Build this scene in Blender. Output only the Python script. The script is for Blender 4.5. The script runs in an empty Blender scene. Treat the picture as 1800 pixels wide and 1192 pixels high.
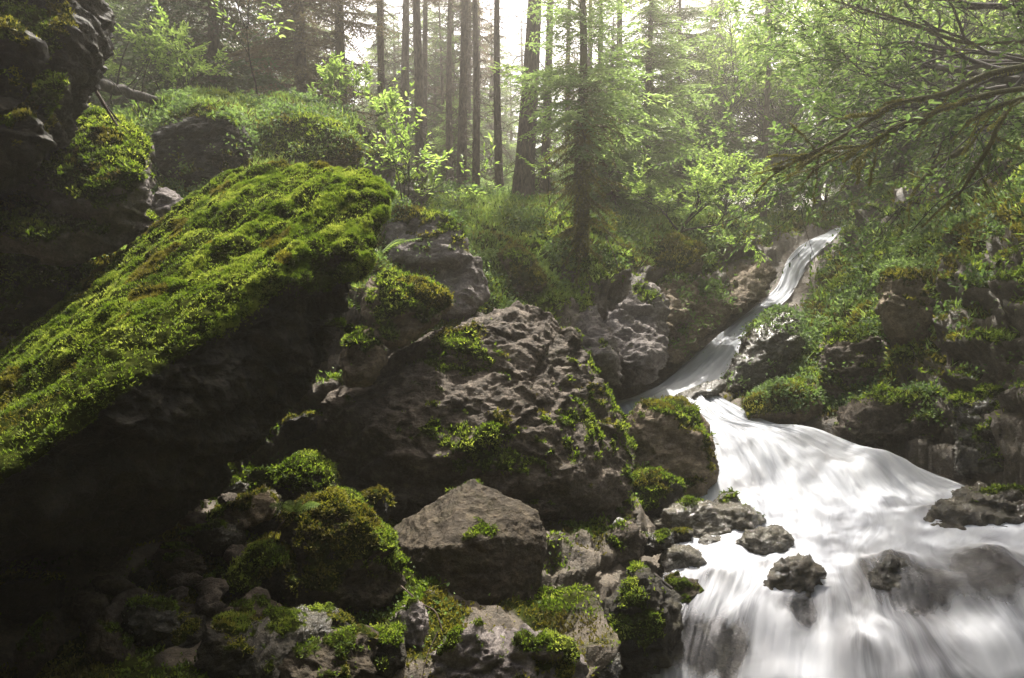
import bpy, bmesh, math, random
import numpy as np
from mathutils import Vector, Matrix
R = math.radians
sc = bpy.context.scene
COL = sc.collection

# ------------------------------------------------------------------ camera
F = 1150.0; CX = 900.0; CY = 596.0; PITCH = math.atan(58 / F)
cam_d = bpy.data.cameras.new('camera'); cam = bpy.data.objects.new('camera', cam_d); COL.objects.link(cam)
cam_d.sensor_width = 36; cam_d.lens = F / 1800 * 36
cam_d.clip_start = 0.05; cam_d.clip_end = 2000
cam.location = (0, 0, 0); cam.rotation_euler = (R(90) - PITCH, 0, 0)
sc.camera = cam
FW = np.array([0, math.cos(PITCH), -math.sin(PITCH)]); UP = np.array([0, math.sin(PITCH), math.cos(PITCH)]); RT = np.array([1., 0, 0])
def P(px, py, d):
    return d * (FW + (px - CX) / F * RT + (CY - py) / F * UP)

# ------------------------------------------------------------------ sky, sun, exposure
SUN_EL, SUN_AZ = 60.0, 10.0          # azimuth to the right of straight ahead
w = bpy.data.worlds.new('World'); sc.world = w; w.use_nodes = True
nt = w.node_tree; bg = nt.nodes['Background']
sky = nt.nodes.new('ShaderNodeTexSky'); sky.sky_type = 'NISHITA'; sky.sun_disc = False
sky.sun_elevation = R(SUN_EL); sky.sun_rotation = R(SUN_AZ)
sky.air_density = 1.0; sky.dust_density = 8.0; sky.ozone_density = 0.6
nt.links.new(sky.outputs[0], bg.inputs[0]); bg.inputs[1].default_value = 0.10
sd = bpy.data.lights.new('sun', 'SUN'); sun = bpy.data.objects.new('sun', sd); COL.objects.link(sun)
sd.energy = 5.0; sd.angle = R(1.2); sd.color = (1.0, 0.95, 0.86)
sv = Vector((math.sin(R(SUN_AZ)) * math.cos(R(SUN_EL)), math.cos(R(SUN_AZ)) * math.cos(R(SUN_EL)), math.sin(R(SUN_EL))))
sun.rotation_euler = sv.to_track_quat('Z', 'Y').to_euler()
sc.view_settings.view_transform = 'Standard'; sc.view_settings.look = 'None'
sc.view_settings.exposure = 1.6; sc.view_settings.gamma = 1
sc.render.engine = 'CYCLES'
sc.cycles.volume_bounces = 1; sc.cycles.transparent_max_bounces = 16

# ------------------------------------------------------------------ noise in numpy
_rs = np.random.RandomState(7)
_perm = np.concatenate([_rs.permutation(256)] * 3).astype(np.int64)
_g = _rs.normal(size=(256, 3)); _g /= np.linalg.norm(_g, axis=1)[:, None]
def perlin(p):
    p = np.asarray(p, dtype=np.float64)
    i = np.floor(p).astype(np.int64); f = p - i; i &= 255
    u = f * f * f * (f * (f * 6 - 15) + 10)
    out = 0
    for dx in (0, 1):
        wx = u[:, 0] if dx else 1 - u[:, 0]
        for dy in (0, 1):
            wy = u[:, 1] if dy else 1 - u[:, 1]
            for dz in (0, 1):
                wz = u[:, 2] if dz else 1 - u[:, 2]
                h = _perm[_perm[_perm[(i[:, 0] + dx) & 255] + ((i[:, 1] + dy) & 255)] + ((i[:, 2] + dz) & 255)]
                g = _g[h]
                out = out + wx * wy * wz * (g[:, 0] * (f[:, 0] - dx) + g[:, 1] * (f[:, 1] - dy) + g[:, 2] * (f[:, 2] - dz))
    return out * 1.5
def fbm(p, o=4, lac=2.03, gain=0.5):
    a = 1; s = 0; q = np.array(p, dtype=np.float64)
    for k in range(o):
        s = s + a * perlin(q + k * 17.3); q = q * lac; a *= gain
    return s
def ridged(p, o=4, lac=2.1, gain=0.5):
    a = 1; s = 0; q = np.array(p, dtype=np.float64)
    for k in range(o):
        s = s + a * (0.5 - np.abs(perlin(q + k * 11.7))) * 2; q = q * lac; a *= gain
    return s - 1.0
def facet(p, freq, seed=0):
    """fractured planes: every Worley cell is its own tilted plane; returns (plane offset, distance to the cell edge)"""
    q = np.asarray(p, dtype=np.float64) * freq + seed * 3.1; i = np.floor(q).astype(np.int64); n = len(q)
    b1 = np.full(n, 9e9); b2 = np.full(n, 9e9); val = np.zeros(n)
    for dx in (-1, 0, 1):
        for dy in (-1, 0, 1):
            for dz in (-1, 0, 1):
                c = i + np.array([dx, dy, dz]); cc = c & 255
                h = _perm[_perm[_perm[cc[:, 0]] + cc[:, 1]] + cc[:, 2]]
                cen = c + 0.5 + _g[h] * 0.55; r = q - cen; d = (r * r).sum(1)
                v = (r * _g[(h * 7 + 13) & 255]).sum(1) + 0.35 * _g[(h * 3 + 5) & 255, 0]
                m = d < b1; b2 = np.where(m, b1, np.minimum(b2, d)); val = np.where(m, v, val); b1 = np.where(m, d, b1)
    return val, np.sqrt(b2) - np.sqrt(b1)
def sstep(a, b, x):
    t = np.clip((x - a) / (b - a), 0, 1); return t * t * (3 - 2 * t)

# ------------------------------------------------------------------ mesh helpers
def new_mesh(name, V, faces_list, mats=(), attrs=None, smooth=True, uv=None):
    """faces_list: list of int arrays (n,3) or (n,4)"""
    me = bpy.data.meshes.new(name)
    V = np.asarray(V, dtype=np.float32)
    fl = [np.asarray(f, dtype=np.int32) for f in faces_list if len(f)]
    tot = np.concatenate([np.full(len(f), f.shape[1], dtype=np.int32) for f in fl])
    loops = np.concatenate([f.ravel() for f in fl])
    st = np.concatenate([[0], np.cumsum(tot)[:-1]]).astype(np.int32)
    me.vertices.add(len(V)); me.vertices.foreach_set('co', V.ravel())
    me.loops.add(len(loops)); me.loops.foreach_set('vertex_index', loops)
    me.polygons.add(len(tot)); me.polygons.foreach_set('loop_start', st); me.polygons.foreach_set('loop_total', tot)
    me.polygons.foreach_set('use_smooth', np.full(len(tot), smooth, dtype=bool))
    if attrs:
        for k, a in attrs.items():
            at = me.attributes.new(k, 'FLOAT', 'POINT'); at.data.foreach_set('value', np.asarray(a, dtype=np.float32))
    if uv is not None:
        ul = me.uv_layers.new(name='UVMap'); ul.data.foreach_set('uv', np.asarray(uv, dtype=np.float32)[loops].ravel())
    for m in mats: me.materials.append(m)
    me.update(calc_edges=True); me.validate()
    return me
def link(name, me, parent=None, loc=None):
    o = bpy.data.objects.new(name, me); COL.objects.link(o)
    if loc is not None: o.location = loc
    if parent is not None: o.parent = parent
    return o
def tag(o, label=None, cat=None, group=None, kind=None):
    if label: o['label'] = label
    if cat: o['category'] = cat
    if group: o['group'] = group
    if kind: o['kind'] = kind
    return o
def empty(name, loc, label, cat, group=None):
    o = bpy.data.objects.new(name, None); COL.objects.link(o); o.location = loc; o.empty_display_size = 0.1
    return tag(o, label, cat, group)
class Acc:
    def __init__(s): s.V = []; s.Q = []; s.T = []; s.t = []; s.n = 0
    def add(s, V, Q=None, T=None, tint=0.5):
        V = np.asarray(V, dtype=np.float64).reshape(-1, 3)
        if Q is not None and len(Q): s.Q.append(np.asarray(Q) + s.n)
        if T is not None and len(T): s.T.append(np.asarray(T) + s.n)
        s.t.append(np.broadcast_to(np.asarray(tint, dtype=np.float64), (len(V),)).copy())
        s.V.append(V); s.n += len(V)
    def mesh(s, name, mat, off=(0, 0, 0), smooth=True):
        V = np.concatenate(s.V) - np.asarray(off)
        fl = []
        if s.Q: fl.append(np.concatenate(s.Q))
        if s.T: fl.append(np.concatenate(s.T))
        return new_mesh(name, V, fl, [mat], {'tint': np.concatenate(s.t)}, smooth)
def tube(acc, pts, rad, sides=6, tint=0.5, cap=True):
    pts = np.asarray(pts, dtype=float); n = len(pts); rad = np.broadcast_to(np.asarray(rad, dtype=float), (n,))
    d = np.gradient(pts, axis=0); d /= np.linalg.norm(d, axis=1)[:, None] + 1e-9
    ref = np.array([0.31, 0.2, 0.93]) if abs(d[0, 2]) < 0.9 else np.array([1., 0.1, 0])
    a = np.cross(d, ref); a /= np.linalg.norm(a, axis=1)[:, None] + 1e-9; b = np.cross(d, a)
    th = np.linspace(0, 2 * math.pi, sides, endpoint=False)
    V = pts[:, None] + rad[:, None, None] * (np.cos(th)[None, :, None] * a[:, None] + np.sin(th)[None, :, None] * b[:, None])
    V = V.reshape(-1, 3)
    i = np.arange(n - 1)[:, None] * sides + np.arange(sides)[None]; j = np.arange(n - 1)[:, None] * sides + (np.arange(sides)[None] + 1) % sides
    Q = np.stack([i, j, j + sides, i + sides], -1).reshape(-1, 4)
    T = None
    if cap:
        V = np.concatenate([V, pts[-1:]]); k = (n - 1) * sides
        T = np.array([[k + q, k + (q + 1) % sides, n * sides] for q in range(sides)])
    acc.add(V, Q, T, tint)
def crom(pts, n):
    pts = np.asarray(pts, dtype=float); m = len(pts); t = np.linspace(0, m - 1 - 1e-6, n); i = t.astype(int); f = (t - i)[:, None]
    g = lambda k: pts[np.clip(k, 0, m - 1)]
    p0, p1, p2, p3 = g(i - 1), g(i), g(i + 1), g(i + 2)
    return 0.5 * (2 * p1 + (p2 - p0) * f + (2 * p0 - 5 * p1 + 4 * p2 - p3) * f ** 2 + (3 * p1 - p0 - 3 * p2 + p3) * f ** 3)
def vnormals(V, Q):
    """normals from quads or tris"""
    if Q.shape[1] == 4: n = np.cross(V[Q[:, 2]] - V[Q[:, 0]], V[Q[:, 3]] - V[Q[:, 1]])
    else: n = np.cross(V[Q[:, 1]] - V[Q[:, 0]], V[Q[:, 2]] - V[Q[:, 0]])
    N = np.zeros_like(V)
    for k in range(Q.shape[1]):
        for c in range(3): N[:, c] += np.bincount(Q[:, k], n[:, c], len(V))
    return N / (np.linalg.norm(N, axis=1)[:, None] + 1e-12)
def laplace(V, Q, it, lam=0.5):
    k = Q.shape[1]; a = np.concatenate([Q[:, i] for i in range(k)]); b = np.concatenate([Q[:, (i + 1) % k] for i in range(k)])
    cnt = np.bincount(a, minlength=len(V)) + np.bincount(b, minlength=len(V)) + 1e-9
    for _ in range(it):
        S = np.stack([np.bincount(a, V[b, c], len(V)) + np.bincount(b, V[a, c], len(V)) for c in range(3)], 1)
        V = V + lam * (S / cnt[:, None] - V)
    return V
def sample(V, Q, wv, n, rng):
    """random points on quads/tris weighted by area * vertex weight"""
    T = Q if Q.shape[1] == 3 else np.concatenate([Q[:, [0, 1, 2]], Q[:, [0, 2, 3]]])
    A = np.linalg.norm(np.cross(V[T[:, 1]] - V[T[:, 0]], V[T[:, 2]] - V[T[:, 0]]), axis=1) * 0.5
    W = A * wv[T].mean(1); tot = W.sum()
    if tot <= 0: return None
    idx = np.searchsorted(np.cumsum(W) / tot, rng.random_sample(n)); idx = np.clip(idx, 0, len(T) - 1)
    r1 = np.sqrt(rng.random_sample(n))[:, None]; r2 = rng.random_sample(n)[:, None]; t = T[idx]
    p = (1 - r1) * V[t[:, 0]] + r1 * (1 - r2) * V[t[:, 1]] + r1 * r2 * V[t[:, 2]]
    N = np.cross(V[t[:, 1]] - V[t[:, 0]], V[t[:, 2]] - V[t[:, 0]]); N /= np.linalg.norm(N, axis=1)[:, None] + 1e-12
    return p, N, idx
def blades(p, N, ln, wd, rng, k=3, upw=0.35, spread=0.55, tint=None):
    """k narrow pointed blades per point, as triangles"""
    n = len(p); p = np.repeat(p, k, 0); N = np.repeat(N, k, 0)
    ln = np.repeat(np.broadcast_to(ln, (n,)), k) * rng.uniform(0.6, 1.3, n * k); wd = np.repeat(np.broadcast_to(wd, (n,)), k)
    d = N * 0.8 + np.array([0, 0, upw]) + rng.normal(size=(n * k, 3)) * spread; d /= np.linalg.norm(d, axis=1)[:, None]
    s = np.cross(d, rng.normal(size=(n * k, 3))); s /= np.linalg.norm(s, axis=1)[:, None] + 1e-9
    b = p - d * ln[:, None] * 0.15 + rng.normal(size=(n * k, 3)) * (wd[:, None] * 0.8)
    m = b + d * ln[:, None] * 0.55
    V = np.stack([b - s * wd[:, None] * 0.25, b + s * wd[:, None] * 0.25, m + s * wd[:, None] * 0.5, b + d * ln[:, None], m - s * wd[:, None] * 0.5], 1).reshape(-1, 3)
    i = np.arange(n * k) * 5
    T = np.concatenate([np.stack([i, i + 1, i + 2], 1), np.stack([i, i + 2, i + 4], 1), np.stack([i + 4, i + 2, i + 3], 1)])
    tt = np.repeat(tint, k) if tint is not None else rng.random_sample(n * k)
    tt = np.clip(tt + rng.normal(size=n * k) * 0.08, 0, 1)
    return V, T, np.repeat(tt, 5)
def leaves(p, d, up, ln, wd, rng, tint):
    """folded leaf: 6 verts, 4 tris; p base, d direction, up normal"""
    n = len(p); d = d / (np.linalg.norm(d, axis=1)[:, None] + 1e-9); s = np.cross(d, up); s /= np.linalg.norm(s, axis=1)[:, None] + 1e-9
    u = np.cross(s, d); ln = np.broadcast_to(ln, (n,))[:, None]; wd = np.broadcast_to(wd, (n,))[:, None]
    V = np.stack([p, p + d * ln * 0.35 + s * wd * 0.5 + u * wd * 0.18, p + d * ln * 0.75 + s * wd * 0.33 + u * wd * 0.05, p + d * ln - u * ln * 0.1,
                  p + d * ln * 0.75 - s * wd * 0.33 + u * wd * 0.05, p + d * ln * 0.35 - s * wd * 0.5 + u * wd * 0.18], 1).reshape(-1, 3)
    i = np.arange(n) * 6
    T = np.concatenate([np.stack([i, i + a, i + b], 1) for a, b in ((1, 2), (2, 3), (3, 4), (4, 5))])
    return V, T, np.repeat(tint, 6)

# ------------------------------------------------------------------ materials
def mat(name):
    m = bpy.data.materials.new(name); m.use_nodes = True; t = m.node_tree
    return m, t, t.nodes['Principled BSDF'], t.nodes['Material Output']
def N_(t, kind, **kw):
    n = t.nodes.new(kind)
    for k, v in kw.items():
        if k in n.inputs.keys() if isinstance(k, str) else False: n.inputs[k].default_value = v
        else: setattr(n, k, v)
    return n
def noise(t, vec, scale, detail=6, rough=0.6, dist=0.0):
    n = t.nodes.new('ShaderNodeTexNoise'); n.inputs['Scale'].default_value = scale; n.inputs['Detail'].default_value = detail
    n.inputs['Roughness'].default_value = rough; n.inputs['Distortion'].default_value = dist
    if vec is not None: t.links.new(vec, n.inputs['Vector'])
    return n.outputs['Fac']
def ramp(t, fac, stops):
    r = t.nodes.new('ShaderNodeValToRGB'); e = r.color_ramp.elements
    while len(e) < len(stops): e.new(0.5)
    for x, (pos, c) in zip(e, stops): x.position = pos; x.color = (*c, 1) if len(c) == 3 else c
    t.links.new(fac, r.inputs[0]); return r.outputs[0]
def mix(t, f, a, b):
    m = t.nodes.new('ShaderNodeMix'); m.data_type = 'RGBA'
    for s, v in ((m.inputs[0], f), (m.inputs[6], a), (m.inputs[7], b)):
        if hasattr(v, 'links'): t.links.new(v, s)
        else: s.default_value = v if isinstance(v, (int, float)) else (*v, 1)
    return m.outputs[2]
def math_(t, op, a, b=0.0, clamp=False):
    m = t.nodes.new('ShaderNodeMath'); m.operation = op; m.use_clamp = clamp
    for s, v in ((m.inputs[0], a), (m.inputs[1], b)):
        if hasattr(v, 'links'): t.links.new(v, s)
        else: s.default_value = v
    return m.outputs[0]
def attr(t, name):
    a = t.nodes.new('ShaderNodeAttribute'); a.attribute_name = name; return a.outputs['Fac']
def coords(t, scale=(1, 1, 1), rot=(0, 0, 0), src='Object'):
    c = t.nodes.new('ShaderNodeTexCoord'); m = t.nodes.new('ShaderNodeMapping'); m.inputs['Scale'].default_value = scale; m.inputs['Rotation'].default_value = rot
    t.links.new(c.outputs[src], m.inputs[0]); return m.outputs[0]
def bump(t, b, h, strength, dist, prev=None):
    n = t.nodes.new('ShaderNodeBump'); n.inputs['Strength'].default_value = strength; n.inputs['Distance'].default_value = dist
    t.links.new(h, n.inputs['Height'])
    if prev is not None: t.links.new(prev, n.inputs['Normal'])
    return n.outputs[0]
MOSS_U = ((0.018, 0.024, 0.006), (0.05, 0.062, 0.012))
def rock_mat(name, dark, mid, light, rough=0.85, wet=0.0, sc_=1.0, lichen=0.25):
    m, t, b, o = mat(name); v = coords(t)
    n1 = noise(t, v, 2.2 * sc_, 8, 0.62, 0.4); n2 = noise(t, v, 14 * sc_, 8, 0.7, 0.3); n3 = noise(t, v, 60 * sc_, 6, 0.7)
    c = ramp(t, n1, [(0.3, dark), (0.52, mid), (0.72, light)])
    c2 = ramp(t, n2, [(0.32, dark), (0.5, mid), (0.64, light)])
    c = mix(t, 0.55, c, c2)
    sp = ramp(t, n3, [(0.35, (0.25, 0.25, 0.25)), (0.6, (1, 1, 1))])
    mm = t.nodes.new('ShaderNodeMix'); mm.data_type = 'RGBA'; mm.blend_type = 'MULTIPLY'; mm.inputs[0].default_value = 0.55
    t.links.new(c, mm.inputs[6]); t.links.new(sp, mm.inputs[7]); c = mm.outputs[2]
    # olive film of algae in patches
    al = ramp(t, noise(t, v, 5.0 * sc_, 7, 0.7, 0.8), [(0.5, (0, 0, 0)), (0.66, (1, 1, 1))])
    c = mix(t, math_(t, 'MULTIPLY', al, lichen), c, (0.055, 0.05, 0.016))
    mo = attr(t, 'moss'); mc = ramp(t, noise(t, v, 30, 5, 0.7), [(0.35, MOSS_U[0]), (0.65, MOSS_U[1])])
    fac = math_(t, 'MULTIPLY', math_(t, 'SUBTRACT', math_(t, 'ADD', mo, math_(t, 'MULTIPLY', n3, 0.5)), 0.45), 3.0, True)
    t.links.new(mix(t, fac, c, mc), b.inputs['Base Color'])
    rr = math_(t, 'ADD', math_(t, 'MULTIPLY', fac, 0.9 - rough + 0.05), math_(t, 'ADD', math_(t, 'MULTIPLY', n2, 0.25 if wet else 0.1), rough - 0.12), True)
    t.links.new(rr, b.inputs['Roughness'])
    t.links.new(math_(t, 'MULTIPLY', math_(t, 'SUBTRACT', 1.0, fac), 0.25 + 0.5 * wet), b.inputs['Specular IOR Level'])
    vs = coords(t, (1, 1, 3.2), (0.5, 0.35, 0)); n4 = noise(t, vs, 9 * sc_, 8, 0.72, 0.6)
    nb = bump(t, b, n4, 1.0, 0.05); nb = bump(t, b, n2, 0.9, 0.03, nb); nb = bump(t, b, n3, 0.8, 0.012, nb)
    t.links.new(nb, b.inputs['Normal'])
    return m
M = {}
M['rock'] = rock_mat('grey_brown_rock', (0.026, 0.021, 0.015), (0.105, 0.084, 0.064), (0.33, 0.27, 0.215))
M['browndark'] = rock_mat('dark_tan_rock', (0.018, 0.014, 0.009), (0.06, 0.046, 0.03), (0.155, 0.122, 0.082), lichen=0.4)
M['tan'] = rock_mat('tan_rock', (0.07, 0.05, 0.032), (0.22, 0.17, 0.115), (0.44, 0.36, 0.26), lichen=0.4)
M['pale'] = rock_mat('pale_rock', (0.07, 0.06, 0.055), (0.22, 0.19, 0.18), (0.4, 0.36, 0.34), lichen=0.2)
M['wet'] = rock_mat('wet_rock', (0.018, 0.017, 0.014), (0.07, 0.062, 0.045), (0.15, 0.128, 0.09), rough=0.24, wet=1.0, lichen=0.5)
M['blackrock'] = rock_mat('shade_darkened_rock', (0.009, 0.009, 0.007), (0.03, 0.026, 0.018), (0.075, 0.062, 0.042), rough=0.7, lichen=0.4)  # albedo lowered so the shade on rock fronts sits in the colour
def leaf_mat(name, stops, trans=0.4, rough=0.55, tcol=None):
    m, t, b, o = mat(name)
    c = ramp(t, attr(t, 'tint'), stops)
    t.links.new(c, b.inputs['Base Color']); b.inputs['Roughness'].default_value = rough; b.inputs['Specular IOR Level'].default_value = 0.3
    tr = t.nodes.new('ShaderNodeBsdfTranslucent')
    hs = t.nodes.new('ShaderNodeHueSaturation'); hs.inputs['Value'].default_value = 1.5; hs.inputs['Hue'].default_value = 0.495; hs.inputs['Saturation'].default_value = 1.1
    t.links.new(c, hs.inputs['Color']); t.links.new(hs.outputs[0], tr.inputs[0])
    mx = t.nodes.new('ShaderNodeMixShader'); mx.inputs[0].default_value = trans
    t.links.new(b.outputs[0], mx.inputs[1]); t.links.new(tr.outputs[0], mx.inputs[2]); t.links.new(mx.outputs[0], o.inputs['Surface'])
    return m
M['moss'] = leaf_mat('moss', [(0.0, (0.028, 0.045, 0.008)), (0.35, (0.08, 0.125, 0.018)), (0.7, (0.155, 0.2, 0.038)), (1.0, (0.27, 0.31, 0.07))], 0.55, 0.7)
M['ochre'] = leaf_mat('ochre_moss', [(0.0, (0.045, 0.038, 0.01)), (0.4, (0.10, 0.095, 0.018)), (0.75, (0.17, 0.17, 0.028)), (1.0, (0.26, 0.27, 0.05))], 0.4, 0.7)
M['plant'] = leaf_mat('green_leaves', [(0.0, (0.035, 0.062, 0.02)), (0.5, (0.09, 0.145, 0.042)), (1.0, (0.18, 0.25, 0.08))], 0.5, 0.6)
M['bright'] = leaf_mat('young_leaves', [(0.0, (0.09, 0.15, 0.035)), (0.5, (0.17, 0.25, 0.06)), (1.0, (0.3, 0.38, 0.13))], 0.6, 0.45)
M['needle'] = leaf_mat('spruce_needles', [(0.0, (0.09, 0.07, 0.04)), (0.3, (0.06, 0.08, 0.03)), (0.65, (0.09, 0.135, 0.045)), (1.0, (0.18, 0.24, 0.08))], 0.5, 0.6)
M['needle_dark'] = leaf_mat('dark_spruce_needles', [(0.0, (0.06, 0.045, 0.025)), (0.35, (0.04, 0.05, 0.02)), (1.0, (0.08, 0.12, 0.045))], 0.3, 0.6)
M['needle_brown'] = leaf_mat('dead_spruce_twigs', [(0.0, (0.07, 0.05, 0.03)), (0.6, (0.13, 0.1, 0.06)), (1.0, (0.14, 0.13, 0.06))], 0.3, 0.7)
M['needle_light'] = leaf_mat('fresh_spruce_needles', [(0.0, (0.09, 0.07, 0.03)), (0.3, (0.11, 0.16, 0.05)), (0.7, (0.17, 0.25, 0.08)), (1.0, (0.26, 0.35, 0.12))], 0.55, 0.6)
M['grass'] = leaf_mat('grass', [(0.0, (0.07, 0.11, 0.028)), (0.5, (0.14, 0.21, 0.05)), (1.0, (0.26, 0.33, 0.1))], 0.5, 0.5)
def bark_mat(name, a, bb, mossy=0.0):
    m, t, b, o = mat(name); v = coords(t, (1, 1, 0.3)); n = noise(t, v, 22, 8, 0.7, 0.5)
    c = ramp(t, n, [(0.35, a), (0.65, bb)])
    if mossy:
        f = ramp(t, noise(t, coords(t), 5, 6, 0.65), [(0.5 - 0.25 * mossy, (0, 0, 0)), (0.62, (1, 1, 1))]); c = mix(t, f, c, (0.075, 0.075, 0.015))
    t.links.new(c, b.inputs['Base Color']); b.inputs['Roughness'].default_value = 0.9
    t.links.new(bump(t, b, n, 1.0, 0.03), b.inputs['Normal']); return m
M['bark'] = bark_mat('spruce_bark', (0.035, 0.024, 0.018), (0.14, 0.1, 0.08))
M['darkbark'] = bark_mat('dark_bark', (0.012, 0.01, 0.008), (0.05, 0.04, 0.03))
M['mossbark'] = bark_mat('mossy_bark', (0.02, 0.016, 0.01), (0.08, 0.06, 0.035), 0.9)
def water_mat():
    m, t, b, o = mat('silky_water')
    uv = coords(t, (1, 1, 1), src='UV')
    def sn(sx, sy, det, dist=0.0):
        mp = t.nodes.new('ShaderNodeMapping'); mp.inputs['Scale'].default_value = (sx, sy, 1); t.links.new(uv, mp.inputs[0])
        return noise(t, mp.outputs[0], 1.0, det, 0.6, dist)
    s1 = sn(5, 0.7, 4, 0.6); s2 = sn(26, 0.9, 4, 0.3); s3 = sn(2.6, 1.1, 4, 0.8)
    st = math_(t, 'ADD', math_(t, 'MULTIPLY', s1, 0.38), math_(t, 'ADD', math_(t, 'MULTIPLY', s2, 0.10), math_(t, 'MULTIPLY', s3, 0.52)))
    fo = attr(t, 'foam')
    # foam density: streaks thin out where the foam attribute is low
    a = math_(t, 'MULTIPLY', math_(t, 'SUBTRACT', math_(t, 'ADD', fo, math_(t, 'MULTIPLY', math_(t, 'SUBTRACT', st, 0.5), 1.6)), 0.2), 1.55, True)
    b.inputs['Roughness'].default_value = 0.8; b.inputs['Specular IOR Level'].default_value = 0.1
    c = ramp(t, st, [(0.38, (0.40, 0.42, 0.47)), (0.5, (0.54, 0.56, 0.605)), (0.62, (0.65, 0.67, 0.71))])
    t.links.new(c, b.inputs['Base Color'])
    t.links.new(bump(t, b, st, 0.15, 0.03), b.inputs['Normal'])
    tl = t.nodes.new('ShaderNodeBsdfTranslucent'); tl.inputs[0].default_value = (0.5, 0.525, 0.57, 1)
    m0 = t.nodes.new('ShaderNodeMixShader'); m0.inputs[0].default_value = 0.35; t.links.new(b.outputs[0], m0.inputs[1]); t.links.new(tl.outputs[0], m0.inputs[2])
    tr = t.nodes.new('ShaderNodeBsdfTransparent'); tr.inputs[0].default_value = (0.82, 0.86, 0.88, 1)
    gl = t.nodes.new('ShaderNodeBsdfGlossy'); gl.inputs['Roughness'].default_value = 0.5; gl.inputs['Color'].default_value = (0.9, 0.9, 0.95, 1)
    lw = t.nodes.new('ShaderNodeFresnel'); lw.inputs[0].default_value = 1.33
    m1 = t.nodes.new('ShaderNodeMixShader'); t.links.new(math_(t, 'MULTIPLY', lw.outputs[0], attr(t, 'body')), m1.inputs[0]); t.links.new(tr.outputs[0], m1.inputs[1]); t.links.new(gl.outputs[0], m1.inputs[2])
    m2 = t.nodes.new('ShaderNodeMixShader'); t.links.new(a, m2.inputs[0]); t.links.new(m1.outputs[0], m2.inputs[1]); t.links.new(m0.outputs[0], m2.inputs[2])
    t.links.new(m2.outputs[0], o.inputs['Surface']); return m
M['water'] = water_mat()

# ------------------------------------------------------------------ water patches (rows across the flow)
def patch(rows, nu, nv, flow_k=1.0):
    """rows: list of lists of (px,py,d) with equal counts -> dense grid"""
    G = np.array([[P(*q) for q in r] for r in rows])       # (rows, cols, 3)
    A = np.stack([crom(G[:, j], nv) for j in range(G.shape[1])], 1)
    B = np.stack([crom(A[i], nu) for i in range(nv)], 0)
    return G, B
CH = [[(1462,406,16.6),(1474,400,16.6),(1492,394,16.6)],
      [(1412,428,15.2),(1432,426,15.2),(1462,424,15.3)],
      [(1384,456,14.2),(1398,456,14.2),(1424,462,14.3)],
      [(1364,505,13.2),(1378,507,13.2),(1396,512,13.2)],
      [(1318,545,12.3),(1345,538,12.3),(1376,534,12.4)],
      [(1262,590,11.4),(1296,582,11.4),(1334,572,11.5)],
      [(1220,625,10.6),(1260,622,10.6),(1302,618,10.7)],
      [(1166,668,9.9),(1224,660,9.9),(1276,655,9.9)],
      [(1120,695,9.3),(1180,690,9.3),(1252,684,9.3)],
      [(1075,708,8.9),(1150,708,8.8),(1240,704,8.8)],
      [(1070,730,8.4),(1160,730,8.4),(1262,726,8.4)]]
CA = [[(1180,695,8.9),(1205,694,8.9),(1225,694,8.9),(1240,694,8.9),(1252,694,8.9),(1262,696,8.9)],
      [(1195,728,8.2),(1225,730,8.15),(1255,734,8.1),(1290,736,8.1),(1330,742,8.1),(1372,750,8.1)],
      [(1210,752,7.8),(1260,748,7.75),(1310,752,7.7),(1370,758,7.7),(1430,752,7.7),(1500,790,7.5)],
      [(1222,800,7.3),(1290,795,7.2),(1360,795,7.1),(1440,800,7.1),(1530,800,6.9),(1650,838,6.7)],
      [(1225,850,6.8),(1310,850,6.7),(1400,852,6.6),(1490,850,6.5),(1600,846,6.4),(1730,862,6.2)],
      [(1215,895,6.3),(1320,898,6.15),(1420,900,6.05),(1530,892,6.0),(1660,885,5.9),(1820,872,5.7)],
      [(1190,950,5.55),(1300,955,5.45),(1420,955,5.4),(1540,948,5.35),(1680,942,5.25),(1860,935,5.1)],
      [(1165,1005,4.95),(1290,1005,4.9),(1420,1005,4.85),(1550,998,4.8),(1700,985,4.75),(1880,970,4.65)],
      [(1150,1060,4.55),(1265,1058,4.5),(1415,1060,4.5),(1570,1050,4.45),(1745,1030,4.4),(1950,1000,4.4)],
      [(1130,1130,4.3),(1245,1125,4.25),(1412,1120,4.2),(1598,1105,4.15),(1800,1085,4.1),(2030,1060,4.05)],
      [(1120,1190,4.1),(1235,1190,4.05),(1408,1190,4.0),(1622,1180,3.95),(1850,1165,3.9),(2100,1140,3.85)],
      [(1130,1290,3.9),(1240,1300,3.8),(1408,1300,3.75),(1640,1300,3.7),(1890,1290,3.65),(2160,1270,3.6)],
      [(1200,1600,3.0),(1290,1600,2.95),(1380,1600,2.9),(1560,1600,2.85),(1750,1600,2.8),(1950,1600,2.75)],
      [(1400,2400,1.9),(1450,2400,1.9),(1500,2400,1.9),(1560,2400,1.9),(1750,2400,1.9),(1950,2400,1.9)]]
Gch, Bch = patch(CH, 60, 400); Gca, Bca = patch(CA, 320, 620)

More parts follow.
